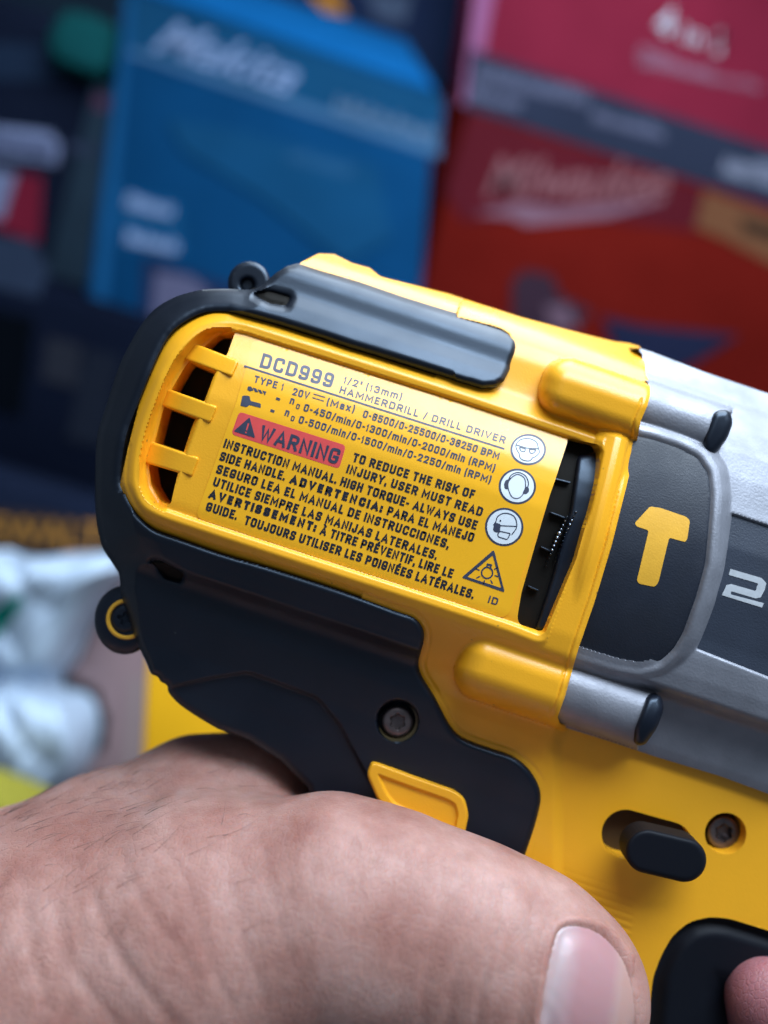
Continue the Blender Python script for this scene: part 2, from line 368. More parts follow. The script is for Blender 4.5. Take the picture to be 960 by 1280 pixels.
# --- a narrow engineering alphabet drawn with strokes: x,y in a unit box, r = rounded corner
G = {
 'A': (.60, '0,0 .5,1 1,0', '.17,.28 .83,.28'), 'B': (.54, '0,0 0,1 1,1r 1,.53r .9,.53 0,.53', '.9,.53 1,.53r 1,0r 0,0'),
 'C': (.53, '1,.80 1,1r 0,1r 0,0r 1,0r 1,.20'), 'D': (.54, '0,0 0,1 1,1r 1,0r 0,0'), 'E': (.46, '1,1 0,1 0,0 1,0', '0,.52 .85,.52'),
 'F': (.44, '1,1 0,1 0,0', '0,.50 .85,.50'), 'G': (.54, '1,.80 1,1r 0,1r 0,0r 1,0r 1,.44 .60,.44'), 'H': (.54, '0,0 0,1', '1,0 1,1', '0,.52 1,.52'),
 'I': (.18, '.5,0 .5,1'), 'J': (.46, '1,1 1,0r 0,0r 0,.28'), 'K': (.55, '0,0 0,1', '1,1 0,.42', '.36,.62 1,0'), 'L': (.43, '0,1 0,0 1,0'),
 'M': (.68, '0,0 0,1 .5,.25 1,1 1,0'), 'N': (.55, '0,0 0,1 1,0 1,1'), 'O': (.54, '.5,1 0,1r 0,0r 1,0r 1,1r .5,1'), 'P': (.52, '0,0 0,1 1,1r 1,.44r 0,.44'),
 'Q': (.54, '.5,1 0,1r 0,0r 1,0r 1,1r .5,1', '.6,.25 1.05,-.06'), 'R': (.54, '0,0 0,1 1,1r 1,.47r 0,.47', '.5,.47 1,0'),
 'S': (.52, '1,.84 1,1r 0,1r 0,.53r 1,.47r 1,0r 0,0r 0,.16'), 'T': (.50, '0,1 1,1', '.5,1 .5,0'), 'U': (.54, '0,1 0,0r 1,0r 1,1'), 'V': (.56, '0,1 .5,0 1,1'),
 'W': (.72, '0,1 .25,0 .5,.85 .75,0 1,1'), 'X': (.55, '0,0 1,1', '0,1 1,0'), 'Y': (.55, '0,1 .5,.45 1,1', '.5,.5 .5,0'), 'Z': (.5, '0,1 1,1 0,0 1,0'),
 '0': (.50, '.5,1 0,1r 0,0r 1,0r 1,1r .5,1'), '1': (.28, '0,.80 .7,1 .7,0'), '2': (.50, '0,.82 0,1r 1,1r 1,.58r 0,0 1,0'), '3': (.50, '0,.85 0,1r 1,1r 1,.54r .5,.54', '.5,.54 1,.54r 1,0r 0,0r 0,.15'),
 '4': (.52, '.75,0 .75,1 0,.26 1,.26'), '5': (.50, '.95,1 0,1 0,.58 1,.62r 1,0r 0,0r 0,.13'), '8': (.50, '.5,1 0,1r 0,.53r 1,.53r 1,1r .5,1', '.5,.53 0,.53r 0,0r 1,0r 1,.53r .5,.53'),
 '9': (.50, '1,.55 1,.42r 0,.42r 0,1r 1,1r 1,0r 0,0r 0,.12'), 'm': (.66, '0,0 0,.72', '0,.55 0,.72r .5,.72r .5,0', '.5,.55 .5,.72r 1,.72r 1,0'), 'i': (.16, '.5,0 .5,.70', '.5,.88 .5,1.0'),
 'n': (.42, '0,0 0,.72', '0,.55 0,.72r 1,.72r 1,0'), 'a': (.42, '.05,.60 .05,.72r 1,.72r 1,0', '1,.40 0,.40r 0,0r 1,0'), 'x': (.44, '0,0 1,.72', '0,.72 1,0'),
 '/': (.34, '0,-.08 1,1.05'), '-': (.30, '0,.42 1,.42'), '.': (.14, '.5,0 .5,.06'), ',': (.15, '.5,.06 .3,-.16'), ':': (.14, '.5,.0 .5,.06', '.5,.60 .5,.66'),
 '(': (.24, '1,1.1 .1,.8r .1,.1r 1,-.18'), ')': (.24, '0,1.1 .9,.8r .9,.1r 0,-.18'), '=': (.42, '0,.3 1,.3', '0,.62 1,.62'), '"': (.26, '.1,1.02 .1,.72', '.9,1.02 .9,.72'), ' ': (.26,),
 "'": (.1, '.5,1 .5,.7'), '!': (.18, '.5,1 .5,.32', '.5,0 .5,.08')}
ACC = {'À': ('A', '.35,1.34 .62,1.14'), 'É': ('E', '.35,1.14 .72,1.34')}
def glyph_strokes(ch, wt):   # strokes of one letter in a box of unit height
    acc = None
    if ch in ACC: ch, acc = ACC[ch][0], ACC[ch][1]
    g = G[ch]; W = g[0]; h = wt / 2; out = []
    for st in list(g[1:]) + ([acc] if acc else []):
        pts = []
        for tok in st.split():
            r = tok.endswith('r'); px, py = map(float, tok.rstrip('r').split(','))
            pts.append((h + px * max(W - wt, .0) if W > wt else W / 2, h + py * (1 - wt), r))
        o = []
        for i, (px, py, r) in enumerate(pts):
            if r and 0 < i < len(pts) - 1:
                a, b, c = np.array(pts[i - 1][:2]), np.array((px, py)), np.array(pts[i + 1][:2])
                la, lc = np.linalg.norm(a - b), np.linalg.norm(c - b); q = min(.20, la * .5, lc * .5)
                s, e = b + (a - b) / la * q, b + (c - b) / lc * q
                for k in range(6):
                    t = k / 5; o.append((1 - t) ** 2 * s + 2 * t * (1 - t) * b + t * t * e)
            else: o.append(np.array((px, py)))
        out.append(o)
    return out, W
def ribbon(pts, w):
    """quads of a stroke with mitred joints"""
    p = [pts[0]]
    for q in pts[1:]:
        if np.linalg.norm(q - p[-1]) > 1e-4: p.append(q)
    n = len(p); V = []
    for i in range(n):
        u = p[i] - p[i - 1] if i else p[1] - p[0]; v = p[i + 1] - p[i] if i < n - 1 else p[i] - p[i - 1]
        u, v = u / np.linalg.norm(u), v / np.linalg.norm(v)
        nu, nv = np.array((-u[1], u[0])), np.array((-v[1], v[0])); m = nu + nv; L = np.linalg.norm(m)
        m = m / L if L > .3 else nu; k = min(1 / max(m @ nu, .35), 1.8)
        V += [p[i] + m * k * w / 2, p[i] - m * k * w / 2]
    V = np.array(V)
    e0, e1 = p[0] - p[1], p[-1] - p[-2]
    V[:2] += e0 / np.linalg.norm(e0) * w * .5 ; V[-2:] += e1 / np.linalg.norm(e1) * w * .5
    F = [[2 * i, 2 * i + 1, 2 * i + 3, 2 * i + 2] for i in range(n - 1)]
    return V, F
def lay_text(items, wt=.205):
    """items: (text, start, end, cap height, weight or None) in photo units on the label; returns vertices and faces"""
    VV, FF, n, seq = [], [], 0, 0
    for it in items:
        txt, p0, p1, H = it[:4]; w = it[4] if len(it) > 4 and it[4] else wt
        p0, p1 = np.array(p0, float), np.array(p1, float); u = p1 - p0; Lg = np.linalg.norm(u); u /= Lg; v = np.array((u[1], -u[0]))
        adv, x = [], 0.
        gap = .07 if w < .26 else .03
        for ch in txt:
            W = G[ACC[ch][0] if ch in ACC else ch][0] * (1.16 if ch != ' ' else .9) + (w - .20) * .6 * (ch != ' ')
            adv.append((x, W)); x += W + gap
        total = x - gap; kx = Lg / (total * H)
        for ch, (ox, W) in zip(txt, adv):
            if ch == ' ': continue
            st, W0 = glyph_strokes(ch, w); sx = W / W0
            for s_ in st:
                if len(s_) < 2: continue
                q = [np.array(((ox + a * sx) * H * kx, b * H)) for a, b in s_]
                V, F = ribbon(q, w * H); seq += 1
                XYp = p0 + V[:, :1] * u + V[:, 1:] * v
                VV.append(np.c_[XYp, np.full(len(XYp), .015 * (seq % 5))]); FF += [[i + n for i in f] for f in F]; n += len(V)
    return np.concatenate(VV), FF
def text_obj(name, items, m, parent, zf=None, wt=.205, off=INK):
    V, F = lay_text(items, wt)
    z = (zlabel(V[:, 0], V[:, 1], off) if zf is None else zf(V[:, 0], V[:, 1])) + V[:, 2]
    return link(name, mesh(name, P(V[:, 0], V[:, 1], z), F), m, parent, sharp=0)

text_obj('model_lettering', [('DCD999', (323, 458.5), (415, 485.5), 18.5, .20)], M['ink'], sticker)
text_obj('lettering', [
    ('1/2"', (428, 478.5), (452, 486), 9), ('(13mm)', (456, 487), (502, 500.5), 9),
    ('HAMMERDRILL / DRILL DRIVER', (423, 490.8), (631.3, 555), 9.3),
    ('TYPE 1', (316.3, 477.5), (354, 488.3), 9), ('20V', (364.5, 493.3), (386, 499.3), 9.2), ('(Max)', (407, 506), (443, 516), 9.2),
    ('0-8500/0-25500/0-38250 BPM', (452.5, 521.3), (623.3, 574.7), 9.4),
    ('=', (343, 500.5), (350, 503), 7), ('n', (361, 504), (367.5, 506), 9.4), ('0', (369, 510.5), (374, 512), 6.5),
    ('0-450/min/0-1300/min/0-2000/min (RPM)', (378.3, 513.3), (618, 590), 9.4),
    ('=', (336, 515.5), (343, 518), 7), ('n', (354.7, 519), (361, 521), 9.4), ('0', (362.5, 525.5), (367.5, 527), 6.5),
    ('0-500/min/0-1500/min/0-2250/min (RPM)', (372, 528.3), (613, 604.5), 9.4),
    ('ID', (609, 753), (621.7, 757), 9.2, .2)], M['ink'], sticker)
text_obj('lettering', [
    ('TO REDUCE THE RISK OF', (439.5, 576.5), (592, 624), 11.4), ('INJURY, USER MUST READ', (432, 590.8), (602, 645.8), 11.4),
    ('INSTRUCTION MANUAL. HIGH TORQUE- ALWAYS USE', (278.5, 559), (595, 662.5), 11.6),
    ('SIDE HANDLE.', (273.3, 575), (355, 601), 11.6), ('PARA EL MANEJO', (482.5, 643.3), (591, 678), 11.6),
    ('SEGURO LEA EL MANUAL DE INSTRUCCIONES,', (269, 591), (560, 686), 11.6),
    ('UTILICE SIEMPRE LAS MANIJAS LATERALES.', (265, 606.7), (545, 700), 11.6),
    ('À TITRE PRÉVENTIF, LIRE LE', (398.7, 667.5), (565, 723), 11.6),
    ('GUIDE.', (256, 638), (295, 650), 11.6), ('TOUJOURS UTILISER LES POIGNÉES LATÉRALES.', (304, 655), (591, 749), 11.6)], M['black_ink'], sticker, wt=.225)
text_obj('bold_lettering', [('ADVERTENCIA:', (360, 603.3), (477, 641), 11.4), ('AVERTISSEMENT:', (258.7, 621.7), (394, 665), 11.4)], M['black_ink'], sticker, wt=.29)
ink('ruled_line', d_stroke([(306, 457.5), (468, 509.4), (629.7, 560.8)], 2.2), M['ink'], sticker)
ink('direct_current_mark', d_union(d_stroke([(392.5, 492.5), (406, 496.5)], 1.3), d_stroke([(391, 497), (394.3, 498)], 1.3), d_stroke([(396, 498.6), (399.3, 499.6)], 1.3), d_stroke([(401, 500.1), (404.3, 501.1)], 1.3)), M['ink'], sticker, step=.4)
wb = ink('warning_box', d_poly(rounded([(299, 514.5), (432.5, 556.8), (424, 586), (289, 542.8)], 5.5)), M['red_ink'], sticker, off=1.0, step=1.5)
ink('warning_triangle', d_sub(d_poly(rounded([(312, 521.5), (319, 547.5), (292, 539)], 2)), d_stroke([(310.6, 529.5), (308.4, 537)], 2.0), d_circ(307.5, 540.3, 1.3)), M['ink'], wb, off=1.3, step=.5)
text_obj('warning_lettering', [('WARNING', (322, 549.5), (421.5, 581), 19.5)], M['ink'], wb, wt=.19, off=1.35)
ink('hammer_icon', d_union(d_poly(rounded([(304, 494), (312, 495), (313, 501), (326, 504.5), (326, 510), (311.5, 506), (308.5, 509), (300.5, 507)], 1.5)), d_poly([(303, 495), (306, 495), (304, 508), (300.5, 507)])), M['ink'], sticker, step=.5)
ink('drill_bit_icon', d_union(d_poly(rounded([(310, 483), (314, 483), (317, 488), (312, 489), (309, 487)], 1)), d_poly([(316, 484.5), (320, 485.5), (323, 490), (319, 490)]), d_poly([(322, 486.5), (326, 487.5), (328.5, 492), (325, 491.5)]), d_poly([(328, 488), (333, 489.5), (331, 494.5)])), M['ink'], sticker, step=.4)

def disc_icon(name, cx, cy, r, ry, marks):
    base = ink(name, d_circ(cx, cy, r, ry), M['ink'], sticker, off=1.0, step=1.0)
    ink('disc', d_circ(cx, cy, r - 2.6, ry - 2.6), M['white_ink'], base, off=1.25, step=1.0)
    ink('mark', marks, M['ink'], base, off=1.5, step=.45)
c = (660.3, 562)
disc_icon('goggles_icon', 660.3, 562, 22.3, 19.6, d_union(
    d_stroke(catmull([(646, 562), (645, 556), (650, 550), (660, 548), (670, 552), (673, 560), (674, 566), (669, 571), (666, 572), (662, 576), (654, 575), (650, 572), (649, 567)], 4), 1.2, True),
    d_stroke([(645, 556), (658, 560), (673, 561)], 1.5), d_stroke(rounded([(649, 559), (657, 561), (656, 565), (651, 564)], 2), 1.3, True), d_stroke(rounded([(661, 562), (670, 562), (668, 566), (663, 567)], 2), 1.3, True)))
disc_icon('ear_defenders_icon', 646.7, 608, 23.3, 22.3, d_union(
    d_stroke(catmull([(637, 600), (642, 595), (648, 593), (655, 597), (657, 604), (656, 614), (651, 621), (646, 623), (640, 621), (636, 613), (635, 605)], 4), 1.2, True),
    d_stroke(catmull([(635, 602), (639, 594), (648, 590.5), (657, 595), (660.5, 603), (660, 608)], 4, False), 1.3),
    d_poly(rounded([(632, 600), (636, 599), (634.5, 612), (631, 611), (630, 605)], 2)), d_poly(rounded([(657, 608), (661, 609), (661.5, 614), (658, 618), (653, 617)], 2))))
disc_icon('dust_mask_icon', 630.3, 658.7, 24, 24, d_union(
    d_stroke(catmull([(620, 652), (622, 646), (628, 642), (636, 642), (643, 646), (646, 654), (645, 661), (640, 668)], 4, False), 1.3),
    d_poly(rounded([(618.5, 653), (626, 655), (625, 664), (621, 666), (616, 663)], 2.5)), d_stroke([(626, 657), (645, 658)], 1.3), d_circ(625.5, 651, 1.2),
    d_stroke(rounded([(625, 664), (622, 668), (623, 671), (634, 674.5), (638, 667)], 1.5), 1.3, True), d_stroke([(620, 652), (617, 656)], 1.2)))
tri = ink('light_hazard_icon', d_sub(d_poly(rounded([(617.5, 687), (631, 740.5), (577, 722)], 3)), d_poly(rounded([(616, 694), (626.8, 735), (584, 721)], 1.5))), M['ink'], sticker, step=.6)
rays = [d_stroke([(609 + 10.5 * cos(t), 716 + 10.5 * sin(t)), (609 + 14.5 * cos(t), 716 + 14.5 * sin(t))], 1.5) for t in np.arange(8) * pi / 4 + .33 if not -2.2 < ((t + pi) % (2 * pi) - pi) < -.9]
ink('lamp_mark', d_union(d_stroke([(609 + 7 * cos(t), 716 + 7 * sin(t)) for t in np.arange(14) * 2 * pi / 14], 1.8, True), d_stroke([(608.3, 709), (609.5, 705), (614, 706), (613, 711)], 1.8), d_stroke([(609.5, 705.5), (614, 706.5)], 2.6), *rays), M['ink'], tri, step=.45)

# ------------------------------------------------------------------ black rubber over-mould: bumper, rear ring and grip
d_palm = d_poly(rounded([(190, 864), (260, 848), (310, 840), (397, 872), (424, 905), (460, 972), (520, 1060), (400, 1200), (250, 1000)], 8))
d_gslot = d_poly(rounded([(187, 701), (200, 700), (230, 717), (226, 727), (208, 722)], 3))
d_tslot = d_poly(rounded([(319, 368), (338, 365), (362, 372), (357, 381), (337, 378)], 3))
gprof_low = table([(-600, -84), (-420, -80), (-330, -76), (-285, -70), (-240, -58), (-222, -56), (-208, -54), (-198, -46), (-188, -22), (-176, -8), (-160, -2), (-145, 2), (-100, 4), (0, 4), (60, 4)], 3)
gprof_top = table([(60, 4), (90, -7), (110, -16), (128, -22), (145, -25), (158, -31), (170, -38), (177, -45), (185, -53), (191, -55), (204, -58), (210, -61), (218, -70), (228, -92), (260, -190)], 2)
def zgrip(x, y, d):
    a, b = A(x, y), B(x, y)
    tb = gprof_top(b); tb = np.where(a < -120, tb + 0, tb)
    z = np.where(b > 60, tb, gprof_low(b))
    z = np.where(b > 60, z, z)
    do = d_gout(x, y)
    ringm = sm((-190 - a) / 50)
    zr = -54 + 1.10 * np.clip(do, 0, 46)
    ring_z = np.minimum(z, zr)
    up = sm((b + 215) / 90); ring_z = z * (1 - ringm) + ring_z * ringm
    low = np.minimum(z, -82 + 1.5 * np.clip(do, 0, 60) - .008 * np.clip(do, 0, 60) ** 2)
    z = ring_z * up + low * (1 - up)
    z = z - 7 * sm((d_palm(x, y) + 2) / 4)
    z = z - 2.0 * np.exp(-(np.maximum(d_gslot(x, y), d_tslot(x, y)) / 2.0) ** 2)
    sc = d_circ(497, 901, 27)(x, y); z = z - 26 * sm(sc / 3.5)
    fil = np.where((b > 120) & (a > 60), 14.0, np.where((b > -120) & (do > d + 1.5), 12.0, 7.0))
    return z - np.where(do < d + 1.5, soft_edge(d, np.where(a > 60, np.minimum(fil, 10.0), 9.0)), soft_edge(d, fil)) * .9
grip = plate('rubber_grip', d_sub(d_grip, d_gslot, d_tslot), zgrip, M['rubber'], drill, step=1.7, back=-330, sharp=45)
for q in ([(180, 692), (204, 692), (238, 714), (232, 734), (204, 728)], [(314, 360), (340, 358), (368, 370), (362, 387), (334, 384)]):
    plate('slot_floor', d_poly(q), lambda x, y, d: zgrip(x, y, np.full(x.shape, 50.)) - 9, M['dark'], grip, step=2, back=-120)
# sunk yellow window in the grip
gi = plate('grip_inlay', d_poly(rounded([(458, 968), (464, 953), (472, 954), (521, 972), (567, 988), (581, 998), (586, 1018), (581, 1042), (572, 1066), (555, 1060), (549, 1043), (519, 1032), (486, 1016), (472, 1000)], 7)),
           lambda x, y, d: -67 - fillet(d, 4) - 4.5 * sm((d - 12) / 3), M['yellow'], drill, step=1.2, back=-100)

# ------------------------------------------------------------------ screws and lugs
def screw(x, y, r, z, parent, m='screw', slot='hex'):
    s = plate('screw', d_circ(x, y, r), lambda X, Y, d: z - fillet(d, r * .35) - (r * .45) * sm((r * .48 - np.hypot(X - x, Y - y) - (1.1 * np.cos(6 * np.arctan2(Y - y, X - x)) if slot == 'hex' else 0)) / 1.6), M[m], parent, step=.8, back=z - 12)
    return s
s1 = screw(497, 902, 20, -76, drill)
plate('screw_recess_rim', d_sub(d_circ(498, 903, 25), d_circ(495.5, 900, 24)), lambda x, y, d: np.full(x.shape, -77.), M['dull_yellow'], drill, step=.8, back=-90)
screw(905, 1041, 22, -106, drill)
lug = plate('lanyard_lug', d_circ(156, 775, 38, 43), lambda x, y, d: -96 - fillet(d, 16), M['blackpl'], drill, step=1.5, back=-150)
plate('spacer_ring', d_sub(d_circ(158, 774, 25.5), d_circ(158, 774, 20.5)), lambda x, y, d: -93 - fillet(d, 1.5), M['symbol'], lug, step=.8, back=-110)
plate('screw', d_circ(156, 773, 18), lambda x, y, d: -92 - fillet(d, 7) - 5 * sm((5.5 - np.minimum(np.abs(x - 155 + .3 * (y - 773)), np.abs(y - 773 - .3 * (x - 155))) * 2.2) / 2) * (np.hypot(x - 155, y - 773) < 8), M['blackpl'], lug, step=.8, back=-110)
lug2 = plate('screw_lug', d_sub(d_circ(311, 353, 26), d_circ(309, 356, 8)), lambda x, y, d: -112 - fillet(d, 6) - 9 * sm((np.minimum(d, 30) - 9) / 3) * 0, M['rubber'], drill, step=1.2, back=-170)
plate('screw', d_circ(309, 356, 8.5), lambda x, y, d: -121 - fillet(d, 3), M['blackpl'], lug2, step=.8, back=-150)

# ------------------------------------------------------------------ cast metal gear case
d_case = d_poly([(762, 480), (776, 433), (800, 435.5), (815, 440), (880, 465), (960, 492), (1020, 513), (1020, 1012), (960, 992), (900, 970), (820, 946), (760, 926), (686, 903), (690, 880), (700, 840), (740, 700)])
cprof = table([(-260, -90), (-226, -84), (-216, -78), (-206, -74), (-160, -66), (-147, -62), (-142, -54), (-138, -36), (-132, -27), (-110, -22), (-86, -20), (-60, -20), (0, -16), (60, -20), (102, -30), (112, -34), (145, -46), (175, -60), (205, -82), (228, -112), (246, -160), (256, -210), (270, -280)], 2)
collar_pts = rounded([(770, 538), (800, 545), (818, 549), (848, 559), (873, 572), (886, 592), (889, 620), (887, 650), (882, 705), (870, 748), (854, 792), (842, 812), (824, 829), (800, 835), (770, 830), (700, 808)], 6)
d_col = d_poly(collar_pts)
def zcol(x, y): 
    b = B(x, y); return -4 - .0015 * (b - 0) ** 2
def zcase(x, y, d):
    a, b = A(x, y), B(x, y); z = cprof(b)
    r = 38 ** 2 - (b + 179) ** 2; z = smax(z, np.where((r > 0) & (a < 408), -60 + np.sqrt(np.maximum(r, 0)), -400), 4)
    r = 34 ** 2 - (b - 190) ** 2; z = smax(z, np.where((r > 0) & (a < 384), -78 + np.sqrt(np.maximum(r, 0)) * np.sqrt(np.clip((390 - a) / 10, 0, 1)), -400), 8)
    dc = -d_col(x, y)
    fr = np.interp(dc, [-10, -5, 0, 4, 8, 14, 20, 25, 30], [-10, -6, -1, 2.5, 4, 2.5, -3, -12, -40])
    z = smax(z, zcol(x, y) + fr, 2.5)
    z = np.where(dc < -8, zcol(x, y) - 9, z)
    z = z - 60 * sm((d_house(x, y) - 3) / 3) * (b > -205) * (a < 302)
    z = np.where(d_panel(x, y) > 0, z - 6 * sm(d_panel(x, y) / 4), z)
    return z
d_panel = d_poly(rounded([(913, 640), (1030, 679), (1030, 876), (868, 812), (890, 752), (906, 690)], [3, 1, 1, 3, 6, 6]))
case = plate('gear_case', d_case, zcase, M['gearbox'], drill, step=1.7, back=-300, sharp=50)
def zpanel(x, y, d=0): return cprof(B(x, y)) - 4.0
panel = plate('side_panel', d_panel, zpanel, M['panel'], drill, step=2.5, back=-60)
plate('numeral_mark', d_union(*[d_poly(q) for q in ([(913, 711), (952, 722.5), (958, 729), (956, 737), (946, 733), (948.5, 729.5), (911, 718.5)], [(956, 737), (951, 746.5), (944.5, 748), (914, 739), (913.5, 743.5), (904, 741), (908, 731.5), (914, 730), (945, 739), (946, 733)], [(904, 740), (913.5, 743), (955, 754), (952.5, 759.5), (902.5, 744)])]),
      lambda x, y, d: zpanel(x, y) + .4, M['silver_ink'], panel, step=.8, back=-40)
col = plate('selector_plate', d_col, lambda x, y, d: zcol(x, y) - 1.0 - .4 * fillet(d, 3), M['collar'], drill, step=2.0, back=-60)
plate('hammer_symbol', d_poly(rounded([(812.6, 633), (793.3, 654), (796, 658), (811, 663), (796, 726), (799.5, 730), (818.5, 733.5), (823, 728), (836.5, 672), (856.4, 677.5), (859, 674), (862.5, 651), (858, 646), (826, 635)], 3)),
      lambda x, y, d: zcol(x, y) - .6, M['symbol'], col, step=.9, back=-40)
def pin(cx, cy, hl, wd):
    ux, uy = .3206, -.9472
    q = rounded([(cx + ux * hl - wd * .9, cy + uy * hl + 2), (cx + ux * hl + wd * .3, cy + uy * hl), (cx + ux * hl * .5 + wd, cy + uy * hl * .45), (cx - ux * hl * .3 + wd, cy - uy * hl * .3), (cx - ux * hl + wd * .4, cy - uy * hl), (cx - ux * hl - wd * .5, cy - uy * hl - 1), (cx - ux * hl * .4 - wd * 1.0, cy - uy * hl * .4)], 7)
    return q
plate('screw_cap', d_poly(pin(897, 540, 30, 15)), lambda x, y, d: -40 - .0035 * (B(x, y) - 190) ** 2 - fillet(d, 9), M['blackpl'], drill, step=1.0, back=-120)
plate('screw_cap', d_poly(pin(811, 900, 34, 14)), lambda x, y, d: -14 - .010 * (B(x, y) + 179) ** 2 - fillet(d, 9), M['blackpl'], drill, step=1.0, back=-110)

# ------------------------------------------------------------------ reverse switch and trigger
def capz(p0, p1, r):
    return d_stroke([p0, p1], 2 * r)
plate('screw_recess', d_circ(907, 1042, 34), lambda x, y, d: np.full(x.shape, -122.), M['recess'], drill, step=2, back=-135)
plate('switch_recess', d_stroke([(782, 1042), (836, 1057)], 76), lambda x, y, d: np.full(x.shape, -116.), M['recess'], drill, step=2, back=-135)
def d_trig_in(x, y): return d_trig(np.asarray(x, float), np.asarray(y, float))
plate('reverse_switch', d_stroke([(809, 1064), (855.5, 1075)], 55), lambda x, y, d: -32 - fillet(d, 7) - .15 * np.abs(d - 20) * 0, M['trigger'], drill, step=1.2, back=-66)
plate('trigger', d_poly([(790, 1120), (1040, 1120), (1040, 1440), (780, 1440)]), lambda x, y, d: -104 - 34 * sm((d_trig_in(x, y) - 60) / 70) + 12 * sm(d_trig_in(x, y) / 25), M['trigger'], drill, step=3, back=-230)

# ================================================================== the hand
hand = thing('hand', 'bare left hand gripping the drill, its thumb lying along the grip towards the trigger', 'hand', P(-200, 1500, -150).tolist())
def node(x, y, z, r):
    a, b = corr(x, y, z); return np.array((float(a), float(b), z, r * (1 - z / D)))
ZS = 1.12
thumb_chain = [node(-260, 1420, -80, 270), node(-60, 1300, -60, 245), node(100, 1238, -40, 208), node(255, 1180, -18, 170), node(410, 1142, 0, 136), node(490, 1158, 8, 128), node(585, 1190, 10, 124), node(660, 1222, 4, 118), node(702, 1243, -4, 106)]
web_chain = [node(-260, 1330, -200, 205), node(-30, 1172, -170, 128), node(130, 1066, -160, 94), node(245, 1010, -175, 84), node(305, 1006, -185, 82), node(348, 1040, -215, 78)]
palm_chain = [node(-60, 1330, -190, 200), node(150, 1280, -210, 150), node(300, 1200, -250, 120)]
fingers = [
    [node(300, 1090, -250, 95), node(420, 1150, -350, 66), node(620, 1230, -380, 60), node(850, 1310, -340, 56), node(945, 1290, -230, 54), node(962, 1262, -130, 55), node(958, 1248, -84, 50)],
    [node(260, 1230, -260, 90), node(400, 1330, -360, 66), node(600, 1420, -390, 62), node(790, 1470, -340, 58), node(830, 1450, -220, 55), node(770, 1425, -120, 50)],
    [node(220, 1350, -260, 85), node(360, 1470, -350, 62), node(540, 1560, -380, 58), node(700, 1600, -330, 54), node(735, 1580, -220, 50), node(680, 1550, -130, 46)],
    [node(180, 1460, -240, 78), node(310, 1590, -320, 54), node(450, 1660, -340, 50), node(570, 1690, -300, 46), node(600, 1670, -210, 43), node(550, 1640, -140, 40)]]
st = 4.5
gx = np.arange(-420, 1090, st); gy = np.arange(870, 1820, st); gz = np.arange(-520, 190, st)
vol = np.full((len(gx), len(gy), len(gz)), 60.0, np.float32)
def smin(a, b, k):
    h = np.maximum(k - np.abs(a - b), 0) / k; return np.minimum(a, b) - h * h * k * .25
def add_chain(nodes, k, kin=16):
    lo = np.min([n[:3] - n[3] - 70 for n in nodes], 0); hi = np.max([n[:3] + n[3] + 70 for n in nodes], 0)
    sl = tuple(slice(max(0, int(np.searchsorted(g, l))), int(np.searchsorted(g, h))) for g, l, h in zip((gx, gy, gz), lo, hi))
    X = gx[sl[0]][:, None, None].astype(np.float32); Y = gy[sl[1]][None, :, None].astype(np.float32); Z = gz[sl[2]][None, None, :].astype(np.float32)
    best = None
    for p, q in zip(nodes[:-1], nodes[1:]):
        e = q - p; L2 = e[0] ** 2 + e[1] ** 2 + (e[2] * ZS) ** 2
        t = np.clip(((X - p[0]) * e[0] + (Y - p[1]) * e[1] + (Z - p[2]) * e[2] * ZS * ZS) / L2, 0, 1)
        d = np.sqrt((X - p[0] - t * e[0]) ** 2 + (Y - p[1] - t * e[1]) ** 2 + ((Z - p[2] - t * e[2]) * ZS) ** 2) - (p[3] + t * e[3])
        best = d if best is None else smin(best, d, kin)
    vol[sl] = smin(vol[sl], best.astype(np.float32), k)
add_chain(palm_chain, 20); add_chain(web_chain, 40, 30); add_chain(thumb_chain, 75, 40)
for f_ in fingers: add_chain(f_, 14, 18)
def surface_nets(v, g0, s):
    ins = v < 0; nx, ny, nz = v.shape
    c = np.zeros((nx - 1, ny - 1, nz - 1), np.int8); offs = [(i, j, k) for i in (0, 1) for j in (0, 1) for k in (0, 1)]
    for i, j, k in offs: c += ins[i:nx - 1 + i, j:ny - 1 + j, k:nz - 1 + k]
    act = (c > 0) & (c < 8); ii = np.argwhere(act); num = -np.ones(c.shape, int); num[act] = np.arange(len(ii))
    val = {o: v[ii[:, 0] + o[0], ii[:, 1] + o[1], ii[:, 2] + o[2]] for o in offs}
    acc = np.zeros((len(ii), 3)); n = np.zeros(len(ii))
    for o in offs:
        for ax in range(3):
            if o[ax] == 0:
                o2 = list(o); o2[ax] = 1; o2 = tuple(o2); a, b = val[o], val[o2]; x = (a < 0) != (b < 0)
                t = np.where(x, a / np.where(x, a - b, 1), 0)
                pos = np.array(o, float)[None] + 0 * acc; pos[:, ax] = t
                acc[x] += pos[x]; n[x] += 1
    V = (ii + acc / n[:, None]) * s + np.array(g0); F = []
    for ax in range(3):
        a1, a2 = (ax + 1) % 3, (ax + 2) % 3
        s0 = [slice(1, -1)] * 3; s0[ax] = slice(0, -1); s1 = list(s0); s1[ax] = slice(1, None)
        A0, A1 = ins[tuple(s0)], ins[tuple(s1)]
        for flip, mk in ((False, A0 & ~A1), (True, ~A0 & A1)):
            e = np.argwhere(mk)
            for d_ in range(3):
                if d_ != ax: e[:, d_] += 1
            def cell(da, db):
                q = e.copy(); q[:, a1] -= da; q[:, a2] -= db; return num[q[:, 0], q[:, 1], q[:, 2]]
            Q = np.stack([cell(1, 1), cell(0, 1), cell(0, 0), cell(1, 0)], 1)
            F.append(Q[:, ::-1] if flip else Q)
    F = np.concatenate(F); return V, F[(F >= 0).all(1)]
HV, HF = surface_nets(vol, (gx[0], gy[0], gz[0]), st)
